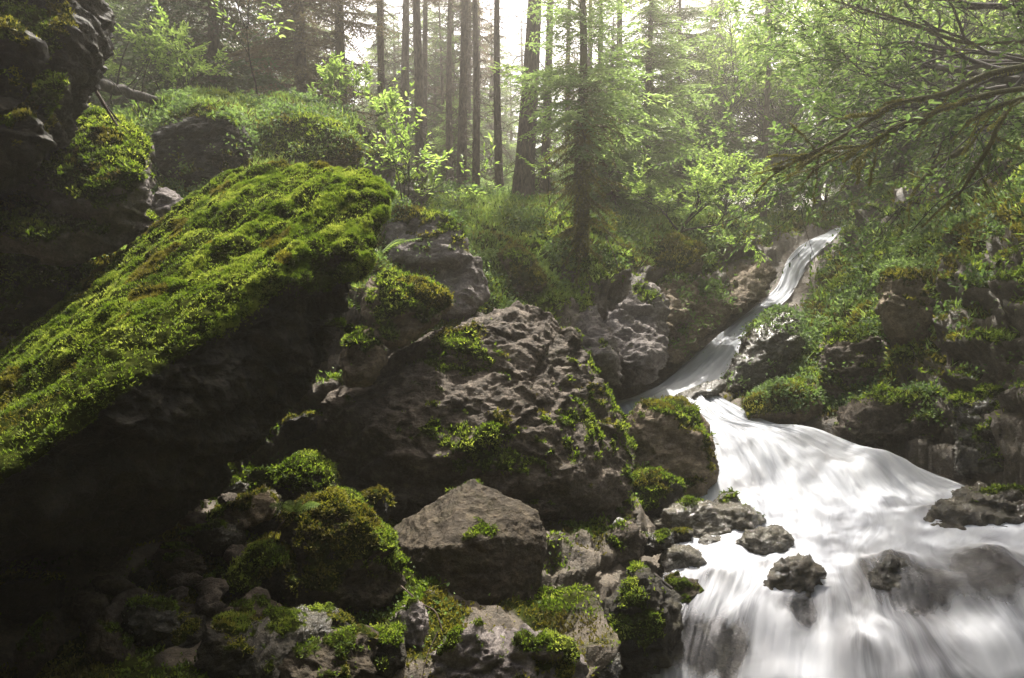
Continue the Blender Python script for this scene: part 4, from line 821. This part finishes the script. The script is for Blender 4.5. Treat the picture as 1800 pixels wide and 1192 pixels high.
SP = {
 'bare': spruce_meshes(1, 9.0, 0.115, 0.66, 1.1, 'needle_brown', 0.7),
 'bare2': spruce_meshes(2, 8.5, 0.085, 0.62, 1.0, 'needle', 0.6),
 'thick': spruce_meshes(3, 9.0, 0.21, 0.62, 1.3, 'needle', 0.7, lean=-0.5),
 'full': spruce_meshes(4, 8.0, 0.12, 0.05, 2.3, 'needle', 0.9),
 'dark': spruce_meshes(5, 6.8, 0.12, 0.06, 2.1, 'needle_dark', 0.8),
 'brown': spruce_meshes(6, 7.0, 0.12, 0.05, 1.5, 'needle_brown', 0.75),
 'light': spruce_meshes(7, 6.5, 0.11, 0.12, 2.0, 'needle_light', 0.85),
 'young': spruce_meshes(8, 3.6, 0.05, 0.03, 1.3, 'needle_light', 1.0),
 'far': spruce_meshes(9, 12.0, 0.15, 0.25, 2.4, 'needle', 0.8),
}
TREES = [
 ('bare', 735, 14.2, 'straight bare dark trunk standing alone left of the bright gap'), ('bare', 815, 14.8, 'dark slender trunk on the left of the close pair'),
 ('bare2', 834, 14.6, 'dark slender trunk on the right of the close pair'), ('bare2', 878, 14.0, 'leaning slim trunk just left of the thickest trunk'),
 ('thick', 922, 13.2, 'thickest spruce trunk in the middle of the forest edge'), ('bare', 962, 15.5, 'brown trunk just right of the thickest trunk'),
 ('bare2', 1050, 16.0, 'pale hazy trunk behind the light green spruce'), ('bare2', 668, 13.5, 'bushy spruce with thin trunk left of the lone bare trunk'),
 ('brown', 530, 11.5, 'dead brown twiggy spruce above the left mound'), ('brown', 605, 12.6, 'brown twiggy spruce right of the dead brown one'),
 ('dark', 385, 11.8, 'dense dark green spruce above the leafy mound on the left'), ('dark', 300, 14.0, 'dark spruce behind the fallen log'),
 ('full', 190, 16.5, 'misty light spruce in the upper left gap'), ('full', 235, 20.0, 'farther misty spruce in the upper left gap'), ('light', 150, 14, 'pale spruce right behind the overhanging rock'),
 ('light', 1140, 15.0, 'light green spruce with layered drooping boughs right of the trunks'), ('full', 1195, 19.5, 'hazy full spruce centre right'),
 ('full', 1262, 21.5, 'hazy full spruce left of the sun gap'), ('light', 1388, 24.0, 'sunlit hazy spruce below the sun gap'),
 ('dark', 1585, 15.5, 'dark spruce on the crest of the right bank'), ('dark', 1500, 21, 'dark low spruce at the head of the chute'), ('bare', 1436, 20, 'dark trunk at the head of the ravine'), ('bare2', 1346, 17, 'thin trunk behind the bright shrub'),
 ('young', 1080, 13.6, 'young fresh green spruce at the edge of the clearing'), ('dark', 1700, 14.5, 'dark spruce in the upper right behind the leafy branches'),
]
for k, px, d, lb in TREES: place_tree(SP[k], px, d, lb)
rt = np.random.RandomState(12)
GR = {'young': 'low bright young spruce filling in below the back row trunks', 'far': 'hazy full spruce in the back rows of the forest', 'bare2': 'thin hazy trunk in the back rows of the forest', 'full': 'bushy hazy spruce in the back rows of the forest', 'bare': 'dark narrow trunk in the back rows of the forest'}
for k in range(136):
    kind = ['far', 'bare2', 'full', 'bare', 'young'][rt.choice(5, p=[0.14, 0.27, 0.2, 0.19, 0.2])]
    px = rt.uniform(-150, 1950); d = rt.uniform(18, 40)
    if k >= 120: px = rt.uniform(640, 900); kind = 'far'; d = rt.uniform(28, 42)
    elif k > 113: px = rt.uniform(620, 900); kind = 'full'; d = rt.uniform(21, 30)
    elif k > 90: px = rt.uniform(650, 1120); kind = ['bare2', 'bare', 'young'][k % 3]; d = rt.uniform(16, 28)
    if kind == 'young': d = rt.uniform(17, 25)
    if kind == 'far' and d < 26: d += 10
    if 700 < px < 1000 and kind in ('far', 'full') and k % 2 and k < 120: kind = 'bare2'
    if 1390 < px < 1470: continue
    zn = [z for q, z in ((300, 'seen through the upper left gap'), (640, 'behind the brown twiggy spruces'), (790, 'behind the lone straight trunk'), (900, 'behind the close pair of trunks'), (1030, 'behind the thickest trunk'), (1200, 'right of the mossy snag'), (1400, 'behind the spreading bright shrub'), (9999, 'behind the right bank')) if px < q][0]
    nm_ = {'far': 'tall hazy spruce', 'bare2': 'thin hazy trunk', 'full': 'bushy hazy spruce', 'bare': 'dark narrow trunk', 'young': 'low bright young spruce'}[kind]
    place_tree(SP[kind], px, d, nm_ + ' in the back rows, ' + zn, nm_ + ' group, ' + zn, s=rt.uniform(0.8, 1.2))

rb = np.random.RandomState(77)                       # unseen spruces added behind the viewer to block sky light
for k in range(16):
    a = R(rb.uniform(95, 265)); d = rb.uniform(4.5, 12); x, y = math.sin(a) * d, math.cos(a) * d
    o = empty('spruce_tree', (x, y, ground_z(x, y)), 'unseen spruce added behind the viewer to block sky light', 'spruce tree', 'added sky blocking spruces behind the viewer')
    link('trunk', SP['full'][0], o); link('crown', SP['full'][1], o); s_ = rb.uniform(0.9, 1.3); o.scale = (s_, s_, s_); o.rotation_euler = (0, 0, rb.uniform(0, 6.28))
# broadleaf grower
def grow(rng, p0, d0, L, r, depth, wood, lf, nchild=4, upb=0.25, spread=0.8, leafn=8, leafsz=0.05, flat=0.0, taper=0.65):
    n_ = 7; pts = [np.array(p0, float)]; d = np.array(d0, float); d /= np.linalg.norm(d)
    for k in range(n_):
        d = d + rng.normal(size=3) * 0.13 + np.array([0, 0, upb * 0.08]); d /= np.linalg.norm(d); pts.append(pts[-1] + d * L / n_)
    tube(wood, pts, np.linspace(r, r * taper * 0.5, n_ + 1), 6 if r > 0.012 else 3)
    pts = np.array(pts)
    if depth == 0:
        for k in range(leafn):
            t = (k + 1) / leafn * n_; i = min(int(t), n_ - 1); q = pts[i] + (pts[i + 1] - pts[i]) * (t - i)
            s = np.cross(d, [0, 0, 1]) * (1 if k % 2 else -1); dd = d * 0.7 + s * rng.uniform(0.5, 1.1) + rng.normal(size=3) * 0.25; dd[2] -= rng.uniform(0, 0.35)
            lf.append((q, dd, np.array([0, 0, 1.]) + rng.normal(size=3) * 0.35, leafsz * rng.uniform(0.6, 1.2)))
        lf.append((pts[-1], d, np.array([0, 0, 1.]) + rng.normal(size=3) * 0.3, leafsz)); return
    for k in range(nchild):
        t = rng.uniform(0.3, 1.0) * n_ if k else n_ * 0.99; i = min(int(t), n_ - 1); q = pts[i] + (pts[i + 1] - pts[i]) * (t - i)
        e = rng.normal(size=3); e -= d * (e @ d); e /= np.linalg.norm(e) + 1e-9; e[2] *= (1 - flat)
        dd = d + e * spread * rng.uniform(0.6, 1.3); dd[2] += upb * 0.3
        grow(rng, q, dd, L * rng.uniform(0.5, 0.8), r * 0.55, depth - 1, wood, lf, nchild, upb, spread, leafn, leafsz, flat)
def broadleaf(name, label, cat, base, stems, seed, depth=3, nchild=4, leafn=8, leafsz=0.05, leafmat='bright', bark='darkbark', upb=0.3, spread=0.8, flat=0.2, group=None, trunkname='trunk', crownname='crown', aspect=0.42):
    rng = np.random.RandomState(seed); wood = Acc(); lf = []
    for off, dr, L, r in stems: grow(rng, np.array(off, float), dr, L, r, depth, wood, lf, nchild, upb, spread, leafn, leafsz, flat)
    o = empty(name, base, label, cat, group); link(trunkname, wood.mesh(trunkname, M[bark]), o)
    p = np.array([l[0] for l in lf]); d = np.array([l[1] for l in lf]); u = np.array([l[2] for l in lf]); s = np.array([l[3] for l in lf])
    V, T, t_ = leaves(p, d, u, s, s * aspect, rng, np.clip(0.5 + rng.normal(size=len(p)) * 0.22, 0, 1))
    link(crownname, new_mesh(crownname, V, [T], [M[leafmat]], {'tint': t_}, smooth=False), o); return o
def gp(px, py, d): return tuple(P(px, py, d))
broadleaf('sapling', 'leafy sapling with large pale green leaves rising behind the slab tip', 'sapling', gp(712, 372, 7.6), [((0,0,0),(0.3,0,1),0.75,0.013),((0,0,0),(-0.35,0.1,1),0.6,0.011),((0,0,0),(0.8,0.1,0.75),0.65,0.011),((0,0,0),(0.1,-0.2,1),0.6,0.01)], 5, 2, 4, 8, 0.075, upb=0.4, spread=0.85)
broadleaf('sapling', 'tall thin sapling with sparse leaves before the dark spruce, upper left', 'sapling', gp(452, 165, 8.2), [((0,0,0),(-0.12,0,1),1.0,0.012),((-0.12,0,0.8),(-0.3,-0.05,1),0.8,0.01),((-0.1,0,0.8),(0.25,-0.1,1),0.75,0.01)], 6, 2, 4, 6, 0.09, upb=0.5)
broadleaf('shrub', 'spreading bright leafed shrub on the bank left of the chute', 'shrub', gp(1195, 408, 12.0), [((0,0,0),(0.3,0,0.9),0.62,0.03),((0,0,0),(1.1,0,0.6),0.8,0.025),((0,0,0),(-0.6,0,0.7),0.7,0.022),((0,0,0),(0.6,0.2,0.7),0.75,0.02)], 7, 3, 4, 9, 0.075, upb=0.1, flat=0.5)
broadleaf('shrub', 'light green shrub close to the head of the chute', 'shrub', gp(1275, 378, 13.8), [((0,0,0),(0.1,0,1),0.75,0.03),((0,0,0),(-0.6,0,0.9),0.7,0.02),((0,0,0),(0.5,0,0.9),0.7,0.02)], 8, 3, 4, 9, 0.08, upb=0.1, flat=0.4)
broadleaf('shrub', 'low twiggy shrub with scattered leaves in front of the mossy snag', 'shrub', gp(965, 360, 11.0), [((0,0,0),(0.2,0,1),0.5,0.01),((0,0,0),(-0.2,0,1),0.5,0.01)], 9, 2, 3, 6, 0.08)
broadleaf('shrub', 'fresh green bush left of the mossy mound under the log', 'shrub', gp(300, 190, 9.5), [((0,0,0),(0,0,1),0.6,0.015),((0,0,0),(-0.5,0,0.8),0.6,0.015),((0,0,0),(0.5,0,0.8),0.6,0.015)], 10, 3, 4, 8, 0.08)
broadleaf('shrub', 'bush of pale leaves on the crest behind the slab tip', 'shrub', gp(620, 230, 9.8), [((0,0,0),(0,0,1),0.5,0.012),((0,0,0),(-0.6,0,0.8),0.5,0.012),((0,0,0),(0.6,0,0.8),0.5,0.012)], 13, 3, 4, 7, 0.08)
for (px, py, d, sd_, lb, L, lm) in [(1370,260,20,20,'tall sunlit birch like tree under the sun gap',2.2,'bright'),(1250,300,20,21,'slim leafy tree in the haze behind the bright shrub',2.2,'bright'),(1450,330,21.5,22,'leafy tree right of the sun gap',2.4,'bright'),(1560,300,15.5,23,'leafy tree on the ridge of the right bank',2.0,'bright')]:
    broadleaf('broadleaf_tree', lb, 'tree', gp(px, 360, d), [((0,0,0),(0.05,0,1),L,0.05),((0,0,L*.7),(0.3,0,1),L,0.04),((0,0,L*.7),(-0.4,0,1),L,0.04),((0,0,L*0.5),(0.3,-0.5,1),L,0.03)], sd_, 3, 5, 9, 0.13, lm, upb=0.3, spread=0.8)
# big leafy tree overhanging the upper right
broadleaf('broadleaf_tree', 'dark limbed tree whose leafy boughs hang over the upper right corner', 'tree', gp(1960, 300, 7.5),
    [((0,0,-0.5),(-0.05,0,1),2.0,0.16),((-0.1,0,0.9),(-1,-0.15,0.25),2.1,0.035),((-0.1,0,1.2),(-1,0.1,0.55),2.4,0.035),((-0.1,0,0.5),(-1,0.25,0.10),1.9,0.03),((-0.1,0,1.4),(-0.8,-0.3,0.8),2.0,0.03),((-0.1,0,1.0),(-0.7,0.6,0.5),2.2,0.03),((0,0,1.0),(-1,0.4,0.35),2.6,0.03)],
    31, 4, 4, 11, 0.08, 'plant', upb=0.12, spread=0.6, flat=0.35)
broadleaf('broadleaf_tree', 'paler leafy tree behind the dark limbed one, upper right', 'tree', gp(1665, 262, 12.5),
    [((0,0,0),(0.1,0,1),1.5,0.06),((0,0,1.0),(-0.9,-0.1,0.6),1.8,0.03),((0,0,1.0),(0.6,0,1),1.7,0.03),((0,0,1.2),(-0.4,-0.1,1),1.8,0.03),((0,0,0.7),(-0.8,0,0.3),1.5,0.03)], 33, 3, 5, 9, 0.085, 'bright', upb=0.25, spread=0.75)
# mossy dead branches reaching left over the stream
def mossy_branch(label, path, r0, r1, seed, twigs=10, dens=900, group=None, fringe=0.032):
    rng = np.random.RandomState(seed); pts = crom([P(*q) for q in path], 40); base = pts[0]
    wood = Acc(); rad = np.linspace(r0, r1, 40) * (1 + 0.25 * rng.normal(size=40).cumsum() * 0.1)
    tube(wood, pts, np.clip(rad, 0.002, None), 7); segs = [(pts, np.linspace(r0, r1, 40))]
    for k in range(twigs):
        i = rng.randint(8, 38); d = pts[min(i + 1, 39)] - pts[i]; d /= np.linalg.norm(d); e = d + rng.normal(size=3) * 0.45; e /= np.linalg.norm(e); L = rng.uniform(0.12, 0.45)
        tp = np.array([pts[i] + e * L * t + np.array([0, 0, -0.10 * L * t * t]) + rng.normal(size=3) * 0.006 for t in np.linspace(0, 1, 8)]); rr = np.linspace(r1 * 0.9, 0.002, 8)
        tube(wood, tp, rr, 4); segs.append((tp, rr))
    o = empty('mossy_branch', base, label, 'branch', group); link('wood', wood.mesh('wood', M['mossbark'], base), o)
    ps = []; ds = []
    for sp, rr in segs:
        m = int(dens * len(sp) / 40); t = rng.random_sample(m) * (len(sp) - 1.001); i = t.astype(int); q = sp[i] + (sp[i + 1] - sp[i]) * (t - i)[:, None]
        dd = rng.normal(size=(m, 3)) * 0.6 + np.array([0, 0, -0.35]); dd /= np.linalg.norm(dd, axis=1)[:, None]; ps.append(q + dd * rr[i][:, None] * 0.8); ds.append(dd)
    p = np.concatenate(ps); d = np.concatenate(ds); cl = np.clip(fbm(p * 6, 2) + 0.7, 0.2, 1.5)
    V, T, t_ = blades(p, d, fringe * 0.6 * cl, np.full(len(p), 0.005), rng, 2, upw=-0.5, spread=0.4, tint=np.clip(0.5 + 0.5 * fbm(p * 3, 2), 0, 1))
    link('moss', new_mesh('moss', V - base, [T], [M['ochre']], {'tint': t_}, smooth=False), o)
mossy_branch('upper long mossy branch reaching left over the ravine', [(1850,110,5.0),(1740,130,5.1),(1660,165,5.2),(1575,182,5.3),(1530,210,5.3),(1470,245,5.4),(1420,272,5.5),(1362,302,5.6)], 0.03, 0.007, 1, 14, 2200)
mossy_branch('second mossy branch forking just below the upper one', [(1850,150,4.9),(1740,165,5.0),(1650,195,5.1),(1570,225,5.1),(1520,255,5.2),(1460,262,5.3),(1400,297,5.4)], 0.024, 0.006, 2, 12, 2000)
mossy_branch('short mossy fork below the second branch', [(1575,228,5.1),(1540,248,5.15),(1500,285,5.2)], 0.012, 0.004, 3, 5, 700)
mossy_branch('thin mossy twig under the two long branches', [(1500,262,5.2),(1440,292,5.25),(1420,312,5.3)], 0.008, 0.003, 4, 5, 300, fringe=0.03)
mossy_branch('hanging yellow mossy limb near the right edge', [(1850,160,4.8),(1790,175,4.9),(1745,190,5.0),(1700,215,5.0)], 0.022, 0.009, 5, 6, 1200)
mossy_branch('crooked mossy limb dropping towards the right bank', [(1770,195,5.0),(1755,220,5.05),(1735,265,5.1),(1712,300,5.2),(1690,335,5.3),(1650,370,5.4),(1620,400,5.5)], 0.02, 0.005, 6, 6, 900)
mossy_branch('slanting mossy root on the ridge of the right bank', [(1700,260,7.5),(1650,290,7.8),(1610,330,8.2),(1595,370,8.6)], 0.04, 0.012, 7, 6, 900)
mossy_branch('bare dark branch sweeping across the upper right', [(1850,70,5.6),(1700,75,5.8),(1600,40,6.0),(1530,20,6.2),(1460,0,6.4)], 0.02, 0.005, 8, 16, 200, fringe=0.02)
# mossy snag with drooping twigs
def snag():
    base = P(1022, 470, 10.2); rng = np.random.RandomState(40); tr = Acc()
    pts = [base + np.array([0.02 * math.sin(k), 0, z]) for k, z in enumerate(np.linspace(-0.3, 5.5, 14))]
    tube(tr, pts, np.linspace(0.10, 0.035, 14), 12)
    ps = []; 
    for k in range(150):
        h = rng.uniform(0.0, 2.8) ** 1.0; a = rng.uniform(0, 6.283); L = rng.uniform(0.25, 0.75); d = np.array([math.cos(a), math.sin(a), rng.uniform(-0.7, 0.1)])
        q = [base + [0, 0, h] + d * L * t + np.array([0, 0, -0.25 * L * t * t]) for t in np.linspace(0, 1, 6)]; q = np.array(q); tube(tr, q, np.linspace(0.012, 0.003, 6), 3)
        m = 40; t = rng.random_sample(m) * 4.99; i = t.astype(int); ps.append(q[i] + (q[i + 1] - q[i]) * (t - i)[:, None])
    th = rng.uniform(0, 6.283, 3000); hh = rng.uniform(-0.2, 2.2, 3000); ps.append(base + np.stack([0.10 * np.cos(th), 0.10 * np.sin(th), hh], 1))
    p = np.concatenate(ps); N = rng.normal(size=p.shape) * 0.5 + np.array([0, 0, -0.5])
    V, T, t_ = blades(p, N, np.full(len(p), 0.07), np.full(len(p), 0.012), rng, 2, upw=-0.4, spread=0.4, tint=np.clip(0.4 + 0.5 * fbm(p * 2, 2), 0, 1))
    o = empty('mossy_snag', base, 'moss draped old spruce trunk with drooping ochre twigs in the clearing', 'tree'); link('trunk', tr.mesh('trunk', M['mossbark'], base), o)
    link('moss', new_mesh('moss', V - base, [T], [M['ochre']], {'tint': t_}, smooth=False), o)
    cm = spruce_meshes(17, 5.6, 0.03, 0.33, 1.5, 'needle_light', 0.8, deadlow=False); c = link('crown', cm[1], o)
snag()
# fallen log and twigs at upper left
def log():
    rng = np.random.RandomState(5); a = P(150, 140, 7.0); b = P(290, 182, 7.6); tr = Acc(); pts = np.array([a + (b - a) * t + rng.normal(size=3) * 0.008 for t in np.linspace(0, 1, 12)]); tube(tr, pts, np.linspace(0.075, 0.045, 12), 10)
    o = empty('fallen_log', a, 'dark fallen log with snapped twigs spanning the upper left gap', 'log'); link('trunk', tr.mesh('trunk', M['darkbark'], a), o)
    for k in range(9):
        t = rng.uniform(0.1, 0.95); q = a + (b - a) * t; d = np.array([rng.uniform(-0.3, 0.3), rng.uniform(-0.3, 0.1), rng.choice([-1, 1]) * rng.uniform(0.2, 0.45)]); br = Acc()
        tube(br, crom([q, q + d * 0.5 + rng.normal(size=3) * 0.03, q + d], 8), np.linspace(0.01, 0.003, 8), 4); link('twig', br.mesh('twig', M['darkbark'], a), o)
log()
def stick(label, path, r0=0.006, r1=0.003, m='bark', name='dry_twig', cat='twig', group=None):
    tr = Acc(); pts = crom([P(*q) for q in path], 16); tube(tr, pts, np.linspace(r0, r1, 16), 5); o = link(name, tr.mesh(name, M[m], pts[0]), loc=pts[0]); return tag(o, label, cat, group)
stick('long thin branch leaning from the overhang down to the arched boulder', [(138,118,3.9),(165,155,4.1),(200,212,4.3),(235,260,4.4),(275,320,4.6)], 0.012, 0.005)
stick('thinner branch beside the long leaning one', [(150,130,4.0),(190,190,4.3),(240,250,4.5),(265,290,4.6)], 0.008, 0.004, 'darkbark')
stick('arching dark twig above the arched mossy boulder', [(150,140,5.0),(190,140,5.2),(215,165,5.3),(250,215,5.4)], 0.005, 0.003, 'darkbark')
stick('thin stick rising from the mossy ground between tilted slab and dome boulder', [(478,960,3.5),(485,935,3.5),(500,915,3.5)], 0.004, 0.003)
stick('curved root trailing down beside the pyramid boulder', [(705,1030,3.2),(740,1060,3.1),(765,1075,3.05),(778,1110,3.0)], 0.004, 0.003)
stick('bent twig rising at the bottom edge left of the grey rock', [(742,1192,2.8),(752,1150,2.85),(770,1110,2.9)], 0.003, 0.0025)
stick('dark stick lodged on the lip beside the lower water', [(1150,1010,4.5),(1165,1022,4.45),(1182,1035,4.4)], 0.016, 0.01, 'darkbark')
stick('pale dead stem leaning on the centre bank', [(1065,415,9.3),(1082,455,9.2),(1095,505,9.1)], 0.008, 0.005)
stick('second dead stem lying across the centre bank', [(1060,400,9.5),(1090,430,9.4),(1112,442,9.3)], 0.009, 0.006, 'mossbark')
stick('long bare twig hanging in front of the right bank', [(1760,290,4.6),(1700,330,4.6),(1650,355,4.7),(1600,410,4.8)], 0.006, 0.003, 'darkbark')
# fern on the pale rock face
def fern(label, px, py, d, seed, L=0.35, n_=5, a0=0.3):   # arching fronds with narrow pinnae
    rng = np.random.RandomState(seed); base = P(px, py, d); lf = Acc()
    for k in range(n_):
        a = a0 + k * 6.283 / max(n_, 1) * 0.5 + rng.uniform(-0.2, 0.2); d0 = np.array([math.cos(a), -0.3 + 0.3 * math.sin(a), 0.5])
        pts = crom([base, base + d0 * L * 0.5, base + d0 * L * np.array([1, 1, 0.7])], 16); tube(lf, pts, np.linspace(0.003, 0.001, 16), 3, 0.3)
        for i in range(2, 15):
            t = pts[i] - pts[i - 1]; t /= np.linalg.norm(t); s = np.cross(t, [0, -0.3, 1]); s /= np.linalg.norm(s); ll = L * 0.30 * math.sin(math.pi * (i / 16) ** 0.7) + 0.01
            for sg in (-1, 1):
                V, T, t_ = leaves(pts[i][None], (s * sg + t * 0.5)[None], np.array([[0, -1.0, 0.6]]), ll, min(ll * 0.3, L * 0.032), rng, np.array([rng.uniform(0.4, 0.9)])); lf.add(V, None, T, t_)
    o = link('fern', lf.mesh('fern', M['bright'], base, False), loc=base); tag(o, label, 'fern')
fern('pale green fern growing out of the pale rock face', 668, 448, 6.4, 1, 0.42, 3, 0.1)
fern('bright fern at the top of the arched mossy boulder', 100, 172, 3.9, 2, 0.14, 4, 0.2)
fern('small fern on the mossy mound beside the dome boulder', 520, 900, 3.4, 3, 0.13, 5, 0.1)

# ------------------------------------------------------------------ haze
bm = bmesh.new(); bmesh.ops.create_cube(bm, size=1); me = bpy.data.meshes.new('haze'); bm.to_mesh(me); bm.free()
zlo = float(TV[:, 2].min()) - 1; zhi = max(float(TV[:, 2].max()), 26.0) + 2
hz = link('haze', me); hz.scale = (540, 540, zhi - zlo); hz.location = (0, 0, (zhi + zlo) / 2)
m = bpy.data.materials.new('haze'); m.use_nodes = True; t = m.node_tree
for nn in list(t.nodes):
    if nn.type != 'OUTPUT_MATERIAL': t.nodes.remove(nn)
pv = t.nodes.new('ShaderNodeVolumePrincipled'); pv.inputs['Color'].default_value = (1.0, 0.955, 0.87, 1); pv.inputs['Density'].default_value = 0.0042; pv.inputs['Anisotropy'].default_value = 0.72
t.links.new(pv.outputs[0], [x for x in t.nodes if x.type == 'OUTPUT_MATERIAL'][0].inputs['Volume']); me.materials.append(m)
tag(hz, 'pale sunlit haze filling the forest and ravine', 'haze', kind='stuff')
